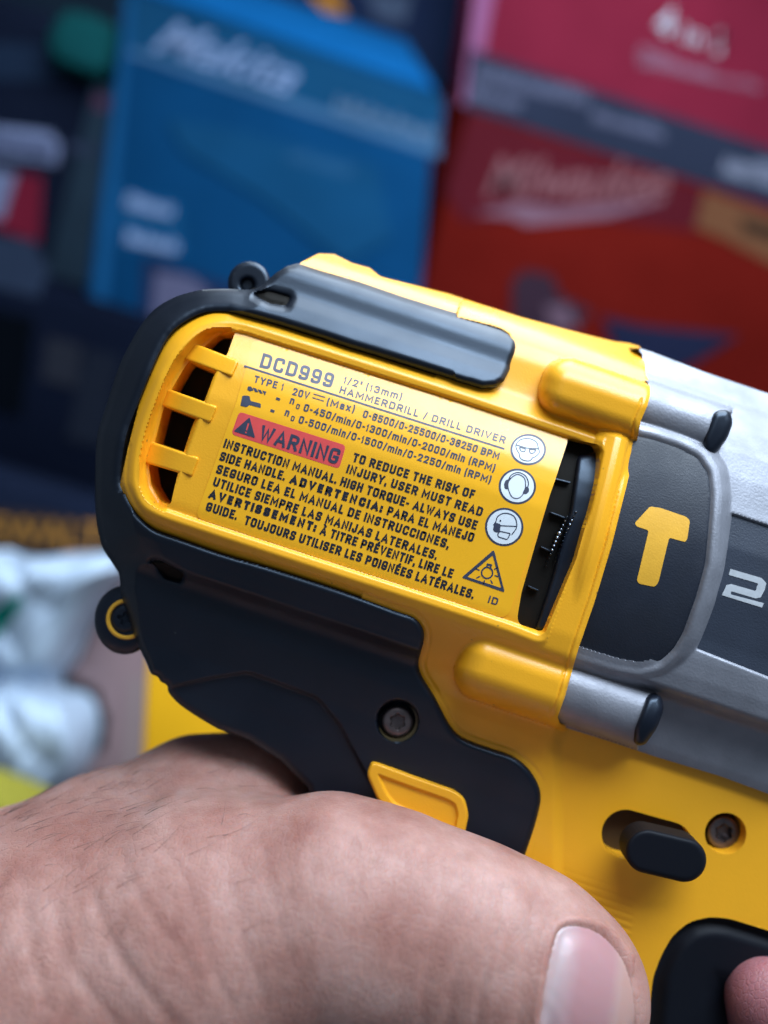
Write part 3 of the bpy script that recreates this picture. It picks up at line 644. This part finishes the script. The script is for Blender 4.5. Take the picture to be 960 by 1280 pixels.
def smooth(V, F, it):
    E = np.concatenate([F[:, [0, 1]], F[:, [1, 2]], F[:, [2, 3]], F[:, [3, 0]]]); E = np.concatenate([E, E[:, ::-1]])
    cnt = np.bincount(E[:, 0], minlength=len(V))[:, None]
    for _ in range(it):
        acc = np.stack([np.bincount(E[:, 0], V[E[:, 1], k], len(V)) for k in range(3)], 1); V = .4 * V + .6 * acc / cnt
    return V
HV = smooth(HV, HF, 5)
def photo(V):           # where a true position shows in the photograph
    k = 1 - V[:, 2] / D; return CX + (V[:, 0] - CX) / k, CY + (V[:, 1] - CY) / k
def normals(V, F):
    n = np.cross(V[F[:, 2]] - V[F[:, 0]], V[F[:, 3]] - V[F[:, 1]]); N = np.zeros_like(V)
    for i in range(4):
        for k in range(3): N[:, k] += np.bincount(F[:, i], n[:, k], len(V))
    return N / np.maximum(np.linalg.norm(N, axis=1, keepdims=True), 1e-9)
HN = normals(HV, HF)
if HN[np.argmax(HV[:, 2]), 2] < 0: HF = HF[:, ::-1]; HN = -HN
hx, hy = photo(HV); front = (HN[:, 2] > .05) & (HV[:, 2] > -160)
disp = np.zeros(len(HV))
# creases of knuckle and thumb base: polyline, depth, width
creases = [([(630, 1112), (622, 1160), (603, 1228), (596, 1290)], 3.4, 5), ([(600, 1095), (590, 1150), (566, 1230), (560, 1290)], 2.6, 6), ([(551, 1085), (548, 1145), (532, 1216), (528, 1290)], 2.2, 6),
           ([(664, 1128), (660, 1180), (650, 1250), (646, 1300)], 2.4, 5), ([(505, 1060), (506, 1120), (496, 1200)], 1.3, 7),
           ([(70, 1130), (85, 1200), (120, 1250), (160, 1300)], 4.5, 9), ([(118, 1120), (140, 1180), (178, 1235), (225, 1290)], 5.5, 9), ([(190, 1045), (222, 1085), (243, 1130), (262, 1200), (290, 1262)], 3.5, 8),
           ([(150, 1065), (175, 1120), (210, 1170), (245, 1220)], 3, 8), ([(275, 1075), (292, 1120), (306, 1180), (330, 1250)], 2.4, 7), ([(330, 1070), (345, 1130), (358, 1190)], 1.8, 7), ([(385, 1060), (398, 1120), (410, 1180)], 1.5, 6), ([(440, 1050), (450, 1110), (455, 1170)], 1.3, 6),
           ([(30, 1100), (38, 1180), (60, 1260)], 4, 9)]
for pl, dep, wd_ in creases:
    dd = -d_stroke(catmull(pl, 5, False), 0)(hx, hy); disp -= np.where(front, dep * (.28 if pl[0][0] < 480 else .6) * (np.exp(-(dd / wd_) ** 2) - .15 * np.exp(-((dd - 2 * wd_) / (1.2 * wd_)) ** 2)), 0)
# fine skin folds running round the thumb
ha, hb = A(hx, hy), B(hx, hy)
ph = 9 * np.sin(hb / 47.) + 6 * np.sin(hb / 23. + ha / 60.) + 5 * np.sin(ha / 31. + 1.3)
amp = sm((ha + 560) / 60) * sm((150 - ha) / 50) * sm((-330 - hb) / 80)
disp += np.where(front, amp * (.10 * np.sin((ha + .25 * hb + ph) / 3.6) + .14 * np.sin((ha + .1 * hb - 1.6 * ph) / 6.3 + 1)), 0)
# knuckle swelling, thumb-tip flattening under the nail, nail fold
disp += np.where(front, 6 * np.exp(-((hx - 600) / 60) ** 2 - ((hy - 1150) / 90) ** 2), 0)
NAILP = catmull([(672, 1330), (674, 1280), (680, 1232), (688, 1190), (697, 1164), (712, 1156), (738, 1159), (758, 1171), (777, 1193), (790, 1222), (796, 1255), (798, 1300), (795, 1340), (740, 1360)], 4)
d_nail = d_poly(NAILP)
dn = d_nail(hx, hy)
disp += np.where(front, 5.0 * np.exp(-((dn + 6) / 6.) ** 2) * (hx < 790) - 4 * sm((dn + 1) / 5), 0)
HV = HV + HN * disp[:, None]

def skin_material():
    m = bpy.data.materials.new('skin'); m.use_nodes = True; nt = m.node_tree; N, L = nt.nodes, nt.links; b = N['Principled BSDF']
    tc = N.new('ShaderNodeTexCoord')
    def noise(scale, d, vec=None, rough=.5):
        n = N.new('ShaderNodeTexNoise'); n.inputs['Scale'].default_value = scale; n.inputs['Detail'].default_value = d; n.inputs['Roughness'].default_value = rough
        L.new(vec or tc.outputs['Object'], n.inputs['Vector']); return n
    n = noise(75, 6, rough=.65); r = N.new('ShaderNodeValToRGB'); L.new(n.outputs['Fac'], r.inputs[0])
    e = r.color_ramp.elements; e[0].position = .32; e[0].color = (.29, .125, .100, 1); e[1].position = .70; e[1].color = (.46, .275, .238, 1)
    k = e.new(.5); k.color = (.375, .192, .158, 1)
    n2 = noise(520, 5, rough=.7); mr = N.new('ShaderNodeMapRange'); mr.inputs[1].default_value = .35; mr.inputs[2].default_value = .65; mr.inputs[3].default_value = .93; mr.inputs[4].default_value = 1.05
    L.new(n2.outputs['Fac'], mr.inputs[0]); mx = N.new('ShaderNodeVectorMath'); mx.operation = 'SCALE'
    sx = N.new('ShaderNodeSeparateXYZ'); L.new(tc.outputs['Object'], sx.inputs[0]); tip = N.new('ShaderNodeMapRange')
    tip.inputs[1].default_value = float(P(800, 1250, 0)[0]); tip.inputs[2].default_value = float(P(900, 1250, 0)[0]); L.new(sx.outputs['X'], tip.inputs[0])
    red = N.new('ShaderNodeMix'); red.data_type = 'RGBA'; L.new(tip.outputs[0], red.inputs[0]); L.new(r.outputs[0], red.inputs[6]); red.inputs[7].default_value = (.33, .125, .135, 1)
    L.new(red.outputs[2], mx.inputs[0]); L.new(mr.outputs[0], mx.inputs[3]); L.new(mx.outputs[0], b.inputs['Base Color'])
    b.inputs['Roughness'].default_value = .50; b.inputs['Specular IOR Level'].default_value = .38; b.inputs['Subsurface Weight'].default_value = .55; b.inputs['Subsurface Scale'].default_value = .0012
    b.inputs['Subsurface Radius'].default_value = (1.0, .35, .2)
    mp = N.new('ShaderNodeMapping'); mp.inputs['Scale'].default_value = (1.0, .6, .28); L.new(tc.outputs['Object'], mp.inputs[0])
    w1 = noise(900, 4, mp.outputs[0], .6); v = N.new('ShaderNodeTexVoronoi'); v.inputs['Scale'].default_value = 1500; v.feature = 'DISTANCE_TO_EDGE'
    mp2 = N.new('ShaderNodeMapping'); mp2.inputs['Scale'].default_value = (1.0, .8, .5); L.new(tc.outputs['Object'], mp2.inputs[0]); L.new(mp2.outputs[0], v.inputs['Vector'])
    vm = N.new('ShaderNodeMapRange'); vm.inputs[2].default_value = .12; L.new(v.outputs['Distance'], vm.inputs[0])
    ad = N.new('ShaderNodeMath'); ad.operation = 'MULTIPLY_ADD'; L.new(vm.outputs[0], ad.inputs[0]); ad.inputs[1].default_value = .6; L.new(w1.outputs['Fac'], ad.inputs[2])
    bp = N.new('ShaderNodeBump'); bp.inputs['Strength'].default_value = .42; bp.inputs['Distance'].default_value = .00020
    L.new(ad.outputs[0], bp.inputs['Height']); L.new(bp.outputs[0], b.inputs['Normal']); return m
SKIN = skin_material()
link('palm_and_fingers', mesh('palm_and_fingers', w3(HV[:, 0], HV[:, 1], HV[:, 2]), HF.tolist()), SKIN, hand, sharp=0)

# front depth of the hand on a photo-space grid, for the nail and the hairs
fx, fy, fz = (q[front] for q in (hx, hy, HV[:, 2]))
def hand_front(x, y):
    x, y = np.asarray(x, float), np.asarray(y, float); out = np.empty(x.shape); fl = out.ravel()
    for i, (a, b) in enumerate(zip(x.ravel(), y.ravel())):
        m_ = (np.abs(fx - a) < 16) & (np.abs(fy - b) < 16)
        if not m_.any(): fl[i] = -999; continue
        w_ = np.exp(-((fx[m_] - a) ** 2 + (fy[m_] - b) ** 2) / 90.); zz = fz[m_]; fl[i] = (w_ * zz).sum() / w_.sum()
    fl[fl == -999] = fl[fl > -999].min() if (fl > -999).any() else 0
    return out
def nail_material():
    m = bpy.data.materials.new('nail'); m.use_nodes = True; nt = m.node_tree; N, L = nt.nodes, nt.links; b = N['Principled BSDF']
    tc = N.new('ShaderNodeTexCoord'); nz_ = N.new('ShaderNodeTexNoise'); nz_.inputs['Scale'].default_value = 180; L.new(tc.outputs['Object'], nz_.inputs['Vector'])
    sp = N.new('ShaderNodeSeparateXYZ'); L.new(tc.outputs['Object'], sp.inputs[0])
    ad = N.new('ShaderNodeMath'); ad.operation = 'MULTIPLY_ADD'; L.new(nz_.outputs['Fac'], ad.inputs[0]); ad.inputs[1].default_value = .0012; L.new(sp.outputs['X'], ad.inputs[2])
    x0 = float(P(676, 1235, 100)[0]); x1 = float(P(800, 1235, 100)[0])
    mr = N.new('ShaderNodeMapRange'); mr.inputs[1].default_value = x0; mr.inputs[2].default_value = x1; L.new(ad.outputs[0], mr.inputs[0])
    r = N.new('ShaderNodeValToRGB'); L.new(mr.outputs[0], r.inputs[0]); e = r.color_ramp.elements
    e[0].position = .0; e[0].color = (.42, .28, .265, 1); e[1].position = 1; e[1].color = (.42, .24, .205, 1)
    for p_, c_ in ((.14, (.43, .31, .315, 1)), (.40, (.39, .20, .205, 1)), (.80, (.39, .20, .205, 1)), (.95, (.42, .255, .23, 1))):
        k = e.new(p_); k.color = c_
    L.new(r.outputs[0], b.inputs['Base Color']); b.inputs['Roughness'].default_value = .36
    b.inputs['Subsurface Weight'].default_value = .35; b.inputs['Subsurface Scale'].default_value = .0008
    return m
_c = {}
def znail(x, y, d):
    return hand_front(x, y) + .5 + 4.5 * sm(d / 30) - fillet(d, 2)
plate('thumbnail', d_nail, znail, nail_material(), hand, step=3.0, back=-30, sharp=50)

# dark hairs on the back of the wrist
def hairs():
    V, F = [], []
    cand = np.where((HN[:, 2] > -.1) & (hx < 330) & (hy < 1190) & (HV[:, 2] > -230))[0]
    pick = []
    while len(pick) < 230:
        i = cand[rng.integers(len(cand))]; edge = hx[i] - 150 + (hy[i] - 1020) * .5
        if rng.random() < .15 + .85 * math.exp(-((hy[i] - 1030 + .22 * hx[i]) / 85) ** 2) * (1 if hx[i] < 190 else .12): pick.append(i)
    for i in pick:
        p, n = HV[i], HN[i]; t = np.array((.75 + .3 * rng.normal(), -.55 + .35 * rng.normal(), 0)); t = t - n * (t @ n); t /= np.linalg.norm(t)
        ln = rng.uniform(22, 52); sd = np.cross(n, t); cv = rng.normal() * .35; pts = []
        for k in range(7):
            s_ = k / 6; pts.append(p + t * ln * s_ + n * (7 * s_ - 6 * s_ * s_ + .6) + sd * ln * cv * s_ * s_)
        b0 = len(V)
        for k, q in enumerate(pts):
            r_ = .27 * (1 - k / 6.5)
            for j in range(3): V.append(q + r_ * (cos(j * 2.1) * sd + sin(j * 2.1) * n))
        for k in range(6):
            for j in range(3): F.append([b0 + 3 * k + j, b0 + 3 * k + (j + 1) % 3, b0 + 3 * k + 3 + (j + 1) % 3, b0 + 3 * k + 3 + j])
    V = np.array(V); return mesh('hair', w3(V[:, 0], V[:, 1], V[:, 2]), F)
link('hair', hairs(), mat('hair', (.05, .035, .03), .5), hand, sharp=0)
# ================================================================== what stands behind, out of focus
def Pt(x, y, z): return np.array(P(x, y, z), float)
ZB = -5000.0
class Box:
    """carton given by three corners of its front (photo position + depth) and one corner of its back"""
    def __init__(s, name, label, cat, TL, TR, BL, back, m, group=None, bev=.003):
        s.tl, tr, bl, bk = Pt(*TL), Pt(*TR), Pt(*BL), Pt(*back)
        s.u, s.v, s.w = tr - s.tl, bl - s.tl, bk - s.tl
        base = s.tl + s.v + .5 * s.u + .5 * s.w
        s.root = thing(name, label, cat, base.tolist(), group)
        n = np.cross(s.v, s.u); s.n = n / np.linalg.norm(n)
        if s.n[1] > 0: s.n = -s.n
        import bmesh
        bm = bmesh.new(); c = [bm.verts.new((s.tl + a * s.u + b * s.v + d * s.w).tolist()) for d in (0, 1) for b in (0, 1) for a in (0, 1)]
        for q in ((0, 1, 3, 2), (4, 6, 7, 5), (0, 4, 5, 1), (2, 3, 7, 6), (0, 2, 6, 4), (1, 5, 7, 3)): bm.faces.new([c[i] for i in q])
        bmesh.ops.recalc_face_normals(bm, faces=bm.faces); bmesh.ops.bevel(bm, geom=bm.edges[:], offset=bev, segments=2, affect='EDGES', profile=.5)
        me = bpy.data.meshes.new('carton_body'); bm.to_mesh(me); bm.free(); s.body = link('carton_body', me, m, s.root)
        s.k = 0
    def at(s, x, y):    # face coordinates of a photo position on the front plane
        c0 = np.array((0, -D * S, 0)); r = Pt(x, y, 0) - c0
        t = ((s.tl - c0) @ s.n) / (r @ s.n); return c0 + r * t
    def patch(s, name, pts, m, lift=None, th=.0003, parent=None):
        s.k += 1; h = (.0004 + .00025 * s.k) if lift is None else lift
        q = [s.at(*p) for p in pts]; n = len(q)
        V = [p + s.n * h for p in q] + [p + s.n * (h - th) for p in q]
        F = [list(range(n))] + [list(range(n, 2 * n))[::-1]] + [[i, i + n, (i + 1) % n + n, (i + 1) % n] for i in range(n)]
        return link(name, mesh(name, V, F), m, parent or s.body and s.root, sharp=20)
    def text(s, name, items, m, wt=.19, slant=0):
        s.k += 1; h = (.0004 + .00025 * s.k); V, F = lay_text(items, wt)
        q = np.array([s.at(x, y) + s.n * h for x, y in V[:, :2]]); return link(name, mesh(name, q, F), m, s.root, sharp=0)
    def strokes(s, name, lines, w, m):
        s.k += 1; h = (.0004 + .00025 * s.k); VV, FF, n = [], [], 0
        for ln in lines:
            V, F = ribbon([np.array(p, float) for p in ln], w); VV += [s.at(x, y) + s.n * (h + .0000005 * n) for x, y in V]; FF += [[i + n for i in f] for f in F]; n = len(VV)
        return link(name, mesh(name, VV, FF), m, s.root, sharp=0)
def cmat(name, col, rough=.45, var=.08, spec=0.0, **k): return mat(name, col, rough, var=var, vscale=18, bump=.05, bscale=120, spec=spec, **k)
def wobble(p0, p1, h, n):   # illegible line of print
    p0, p1 = np.array(p0, float), np.array(p1, float); u = (p1 - p0) / np.linalg.norm(p1 - p0); v = np.array((u[1], -u[0])); out = []
    for i in range(n):
        a = p0 + (p1 - p0) * (i + .15) / n; b = p0 + (p1 - p0) * (i + .75) / n; k = rng.uniform(.6, 1.0) * h
        out += [[a, a + v * k], [a + v * k * .5 * rng.integers(0, 3), b + v * k * .5 * rng.integers(0, 3)], [b, b + v * k * rng.uniform(.5, 1)]]
    return out

# shop wall far behind
wall = link('wall', mesh('wall', [Pt(-900, -700, -9500), Pt(2000, -700, -9500), Pt(2000, 2200, -9500), Pt(-900, 2200, -9500),
                                  Pt(-900, -700, -9900), Pt(2000, -700, -9900), Pt(2000, 2200, -9900), Pt(-900, 2200, -9900)],
                         [[3, 2, 1, 0], [4, 5, 6, 7], [0, 1, 5, 4], [1, 2, 6, 5], [2, 3, 7, 6], [3, 0, 4, 7]]), cmat('wall_paint', (.03, .055, .085)), sharp=20)
tag(wall, 'dim blue grey shop wall behind the stacked cartons', kind='structure')

blue = Box('tool_carton', 'blue power tool carton with white script name and a top coloured brighter for the light from above, behind the drill', 'carton', (158, -18, ZB), (546, 116, ZB), (98, 440, ZB + 350), (172, -64, ZB - 900), cmat('blue_card', (.003, .037, .105), .5))
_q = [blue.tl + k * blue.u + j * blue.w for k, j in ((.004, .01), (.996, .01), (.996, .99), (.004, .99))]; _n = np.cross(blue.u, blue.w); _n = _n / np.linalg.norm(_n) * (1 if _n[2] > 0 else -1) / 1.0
link('lit_top_slab', mesh('lit_top_slab', [p + _n * .0015 for p in _q] + [p + _n * .0003 for p in _q], [[0, 1, 2, 3], [7, 6, 5, 4], [0, 4, 5, 1], [1, 5, 6, 2], [2, 6, 7, 3], [3, 7, 4, 0]]), cmat('lit_top_blue', (.005, .085, .25), .5), blue.root, sharp=20)  # thin slab; its lighter blue puts the overhead light into the colour
blue.patch('header_band', [(153, 8), (156, -12), (556, 124), (549, 196), (152, 66)], cmat('blue_band', (.006, .045, .105)))
blue.patch('band_stripe', [(152, 66), (153, 58), (551, 184), (549, 198)], cmat('pale_stripe', (.04, .10, .19)))
blue.patch('edge_strip', [(158, 0), (167, 2), (128, 440), (110, 440)], cmat('edge_blue', (.007, .060, .155)))
WH = cmat('white_print', (.16, .22, .36)); PB = cmat('pale_blue_print', (.07, .16, .32)); LB = cmat('light_print', (.10, .20, .36))
def script_word(box, name, word, p0, p1, H, m, wt=.22, lean=.25):
    c = bpy.data.curves.new('tmp', 'FONT'); c.body = word; c.shear = lean; c.offset = .012
    o = bpy.data.objects.new('tmp', c); COL.objects.link(o); bpy.context.view_layer.update()
    me = bpy.data.meshes.new_from_object(o.evaluated_get(bpy.context.evaluated_depsgraph_get())); bpy.data.objects.remove(o); bpy.data.curves.remove(c)
    v = np.array([q.co[:2] for q in me.vertices]); f = [list(p.vertices) for p in me.polygons]; bpy.data.meshes.remove(me)
    lo, hi = v.min(0), v.max(0); p0, p1 = np.array(p0, float), np.array(p1, float); u = p1 - p0; n = np.array((u[1], -u[0])) / np.linalg.norm(u)
    q = p0 + ((v[:, 0] - lo[0]) / (hi[0] - lo[0]))[:, None] * u + (v[:, 1] / (hi[1] if hi[1] else 1) * H)[:, None] * n
    box.k += 1; h = (.0004 + .00025 * box.k)
    return link(name, mesh(name, [box.at(*a) + box.n * h for a in q], f), m, box.root, sharp=0)
script_word(blue, 'maker_lettering', 'Makita', (190, 62), (366, 118), 42, WH, lean=.45)
blue.strokes('small_print', wobble((418, 136), (545, 178), 16, 7), 5, cmat('faint_print', (.075, .125, .20)))
blue.strokes('small_print', wobble((158, 258), (216, 272), 14, 5) + wobble((158, 302), (222, 316), 13, 6), 4.5, WH)
blue.patch('text_ground', [(150, 238), (226, 250), (232, 320), (152, 312)], cmat('blue_ground', (.006, .050, .125)), lift=.0004)
blue.patch('tool_picture', [(210, 150), (300, 165), (470, 210), (490, 300), (430, 330), (330, 250), (230, 190)], cmat('faint_picture', (.005, .044, .108)))
blue.strokes('small_print', wobble((360, 200), (440, 222), 14, 6), 4, cmat('faint_print_b', (.016, .065, .14)))
blue.patch('photo_panel', [(182, 322), (262, 350), (330, 372), (330, 440), (176, 440)], cmat('picture_dark', (.010, .018, .05)))
blue.patch('photo_subject', [(196, 340), (240, 348), (262, 366), (230, 400), (190, 400)], cmat('picture_grey', (.075, .075, .13)))

redU = Box('tool_carton', 'crimson carton with white 4 in 1 lettering, stacked on the darker red carton', 'carton', (648, -220, ZB), (1150, -54, ZB), (582, 136, ZB), (620, -226, ZB - 800), cmat('crimson_card', (.155, .013, .030), .5))
redU.patch('edge_panel', [(620, -216), (655, -216), (592, 137), (576, 130)], cmat('pink_edge', (.21, .075, .16)))
redU.patch('dark_band', [(588, 62), (1120, 238), (1110, 304), (582, 135)], cmat('band_charcoal', (.018, .023, .042)))
redU.text('headline_lettering', [('4', (818, 40), (838, 46), 34, .22), ('in'[0], (851, 52), (856, 53), 20, .22), ('in'[1], (860, 54), (876, 59), 20, .22), ('1', (888, 66), (902, 70), 34, .25)], cmat('white_print_b', (.42, .45, .52)))
redU.strokes('small_print', wobble((796, 72), (892, 104), 16, 8) + wobble((798, 82), (950, 114), 10, 12), 2.6, cmat('white_print_c', (.21, .11, .16)))
redU.strokes('small_print', wobble((592, 98), (735, 132), 18, 12) + wobble((586, 122), (650, 138), 16, 6) + wobble((740, 150), (830, 174), 12, 10), 4.5, cmat('grey_print', (.075, .08, .125)))
redU.strokes('small_print', wobble((902, 215), (935, 226), 20, 3) + wobble((940, 226), (980, 238), 26, 3), 6, cmat('grey_print_b', (.13, .14, .19)))
redL = Box('tool_carton', 'dark red carton with a pale script name, underneath the crimson carton', 'carton', (588, 132, ZB), (1120, 308, ZB), (516, 400, ZB), (560, 104, ZB - 800), cmat('red_card', (.105, .007, .005), .5))
redL.patch('header_band', [(588, 140), (1120, 316), (1100, 420), (960, 300), (760, 276), (660, 274), (576, 276), (556, 240)], cmat('maroon', (.070, .008, .013)))
script_word(redL, 'maker_lettering', 'Milwaukee', (606, 246), (836, 252), 50, cmat('logo_print', (.17, .075, .085)), lean=.5)
redL.patch('logo_streak', [(594, 268), (650, 254), (700, 262), (836, 250), (760, 272), (655, 282), (640, 272)], cmat('streak_print', (.15, .08, .11)))
redL.patch('badge', [(880, 238), (990, 280), (990, 344), (905, 300), (868, 284)], cmat('gold_print', (.12, .05, .025)))
redL.patch('badge_mark', [(922, 272), (975, 286), (970, 304), (930, 292)], cmat('badge_dark', (.03, .018, .012)))
redL.patch('tool_picture', [(640, 352), (655, 338), (690, 345), (700, 370), (740, 390), (716, 412), (680, 420), (640, 400)], cmat('picture_black', (.03, .016, .026)))
redL.patch('tool_picture_head', [(680, 382), (710, 382), (722, 410), (690, 414)], cmat('picture_greyish', (.10, .06, .085)))
redL.patch('tool_picture', [(752, 396), (800, 408), (922, 420), (870, 452), (830, 470), (770, 440)], cmat('picture_navy', (.011, .014, .035)))

blk = Box('tool_case', 'black case with an orange mark, above and behind the blue carton', 'tool case', (300, -110, ZB - 900), (700, 22, ZB - 900), (265, 20, ZB - 900), (320, -140, ZB - 1900), cmat('navy_black', (.012, .020, .050)))
blk.patch('orange_mark', [(384, -10), (420, -6), (434, 20), (405, 14)], cmat('orange_print', (.42, .17, .02)))
blk.patch('grey_mark', [(458, -10), (516, -6), (506, 30), (470, 22)], cmat('grey_mark', (.055, .075, .12)))

lef = Box('tool_carton', 'black carton with a white lettered strip and a red panel, at the left edge', 'carton', (-160, -30, ZB - 300), (128, 70, ZB - 300), (-250, 320, ZB - 300), (-150, -60, ZB - 1200), cmat('black_card', (.006, .009, .020)))
lef.patch('header_band', [(-100, 50), (140, 60), (136, 102), (-100, 98)], cmat('band_slate', (.012, .022, .045)))
lef.patch('white_strip', [(-60, 152), (64, 166), (76, 182), (72, 206), (-60, 186)], cmat('strip_white', (.17, .20, .33)))
lef.strokes('lettering', wobble((-40, 180), (66, 200), 24, 8), 5, cmat('strip_print', (.05, .06, .11)))
lef.strokes('small_print', wobble((84, 186), (124, 196), 10, 4), 4, cmat('slate_print', (.035, .045, .085)))
lef.patch('red_panel', [(-60, 206), (54, 222), (50, 304), (-60, 268)], cmat('panel_red', (.15, .012, .028)))
lef.patch('white_flash', [(-60, 206), (22, 217), (4, 276), (-60, 260)], cmat('flash_white', (.15, .17, .28)))
lef.patch('pink_mark', [(120, 118), (138, 122), (136, 140), (118, 136)], cmat('mark_pink', (.13, .05, .10)))

def lump(name, label, cat, cx, cy, z, rx, ry, rz, m, noise_=.18, seed=1, freq=2.2, pts=None, n=60):
    """soft packet: a wrinkled closed surface"""
    g = np.random.default_rng(seed); K = g.normal(size=(10, 3)) * freq; ph_ = g.uniform(0, 6.28, 10)
    V, F = [], []
    for i in range(n + 1):
        th = pi * i / n
        for j in range(2 * n):
            fi = pi * j / n; u = np.array((sin(th) * cos(fi), cos(th), sin(th) * sin(fi)))
            e = np.sign(u) * np.abs(u) ** .55
            r = 1 + noise_ * sum(np.abs(np.sin(K[k] @ u + ph_[k])) - .6 for k in range(10)) / 4
            V.append(P(0, 0, z) * 0 + Pt(cx, cy, z) + np.array((e[0] * rx * r * cR + e[1] * ry * r * sR * 0, -e[2] * rz * r, -e[1] * ry * r + e[0] * rx * r * sR * 0)) * S)
    for i in range(n):
        for j in range(2 * n):
            k = (j + 1) % (2 * n); F.append([i * 2 * n + j, i * 2 * n + k, (i + 1) * 2 * n + k, (i + 1) * 2 * n + j])
    o = link(name, mesh(name, V, F), m, None, sharp=0); 
    return tag(o, label, cat)
kz = 1 - (ZB + 200) / D
green = lump('packet', 'teal packet lying on top of the black carton at the left edge', 'packet', 112, 62, ZB - 200, 46 * 6.2, 34 * 6.2, 150, cmat('teal_film', (.006, .060, .065), .5), .15, 3)
CARD = cmat('brown_card', (.29, .195, .20), .7)
dark = Box('tool_case', 'black case standing behind the motor end of the drill, below the blue carton', 'tool case', (-300, 250, ZB + 700), (260, 430, ZB + 700), (-390, 520, ZB + 700), (-290, 230, ZB - 100), cmat('case_black', (.004, .006, .014)))
dark.patch('case_ridge', [(-20, 292), (42, 300), (62, 340), (48, 372), (-20, 356)], cmat('ridge_slate', (.020, .030, .055)))
dark.patch('case_latch', [(60, 420), (104, 432), (96, 486), (52, 474)], cmat('latch_grey', (.016, .018, .026)))
dark.patch('case_panel', [(-20, 386), (44, 398), (28, 520), (-20, 510)], cmat('panel_black', (.002, .003, .005)))
dark.patch('case_panel', [(110, 436), (150, 446), (128, 560), (84, 548)], cmat('panel_slate', (.010, .013, .022)))
dwb = Box('tool_carton', 'black carton with amber lettering, behind the rear ring of the drill', 'carton', (-320, 500, ZB + 1400), (300, 690, ZB + 1400), (-350, 640, ZB + 1400), (-320, 480, ZB + 700), cmat('dwb_black', (.008, .012, .026)))
AMB = cmat('amber_print', (.36, .17, .035))
dwb.patch('amber_band', [(-60, 634), (40, 640), (200, 664), (200, 692), (40, 690), (-60, 690)], cmat('amber_ground', (.03, .022, .022)))
script_word(dwb, 'maker_lettering', 'DEWALT', (-46, 676), (128, 688), 34, AMB, lean=0)
CARDB = Box('cardboard_box', 'brown cardboard box between the white bag and the yellow box', 'cardboard box', (70, 700, -3000), (330, 700, -3000), (60, 1080, -3000), (80, 690, -3600), CARD)
CARDB.patch('hand_hole', [(96, 872), (136, 892), (132, 938), (104, 940), (92, 910)], cmat('hole_dark', (.012, .012, .016)))
CARDB.patch('card_edge', [(166, 842), (178, 850), (168, 980), (156, 980)], cmat('card_pale', (.30, .23, .22)))
YB = Box('yellow_box', 'plain yellow box tucked behind the grip, just above the hand', 'box', (183, 800, -1500), (420, 880, -1500), (168, 1100, -1500), (230, 790, -2000), cmat('yellow_card', (.85, .43, .015), .4))
def zbag(x, y, d):
    u, v = x / 26., y / 31.
    f = np.abs(np.sin(.9 * u + .45 * v + 1.1 * np.sin(.5 * v + .6))) * 1.0 + .7 * np.abs(np.sin(.55 * u - 1.0 * v + 1.3 * np.sin(.8 * u))) + .35 * np.abs(np.sin(2.1 * u + 1.7 * v + np.sin(1.4 * v)))
    g = np.exp(-((y - 850 - .12 * x) / 16) ** 2)
    return -2600 + 52 * f - 150 * g - fillet(d, 40) * 6 + 60 * np.sin(v * .9)
bag = plate('plastic_bag', d_poly(catmull([(-70, 715), (20, 701), (110, 694), (144, 699), (150, 716), (122, 750), (100, 790), (86, 822), (74, 850), (86, 880), (95, 920), (96, 955), (82, 984), (50, 1004), (-70, 1012)], 4)), zbag,
            mat('white_film', (.44, .54, .67), .45, var=.06, vscale=30, bump=.15, bscale=60, rvar=.1), None, step=2.5, back=-3000, cap=True)
tag(bag, 'crumpled white plastic bag with a green mark at the left edge', 'plastic bag')
gm_ = plate('green_mark', d_poly(rounded([(-20, 770), (6, 752), (24, 742), (28, 754), (14, 776), (-2, 794), (-20, 800)], 5)), lambda x, y, d: zbag(x, y, 99 + 0 * d) + 5, cmat('green_print', (.010, .20, .16)), None, step=2, back=-3000)
gm_.parent = bag
lump('packet', 'yellow green packet under the white plastic bag', 'packet', 10, 1018, -2200, 70 * 3.2, 34 * 3.2, 180, cmat('lime_film', (.30, .27, .04), .5), .2, 5)
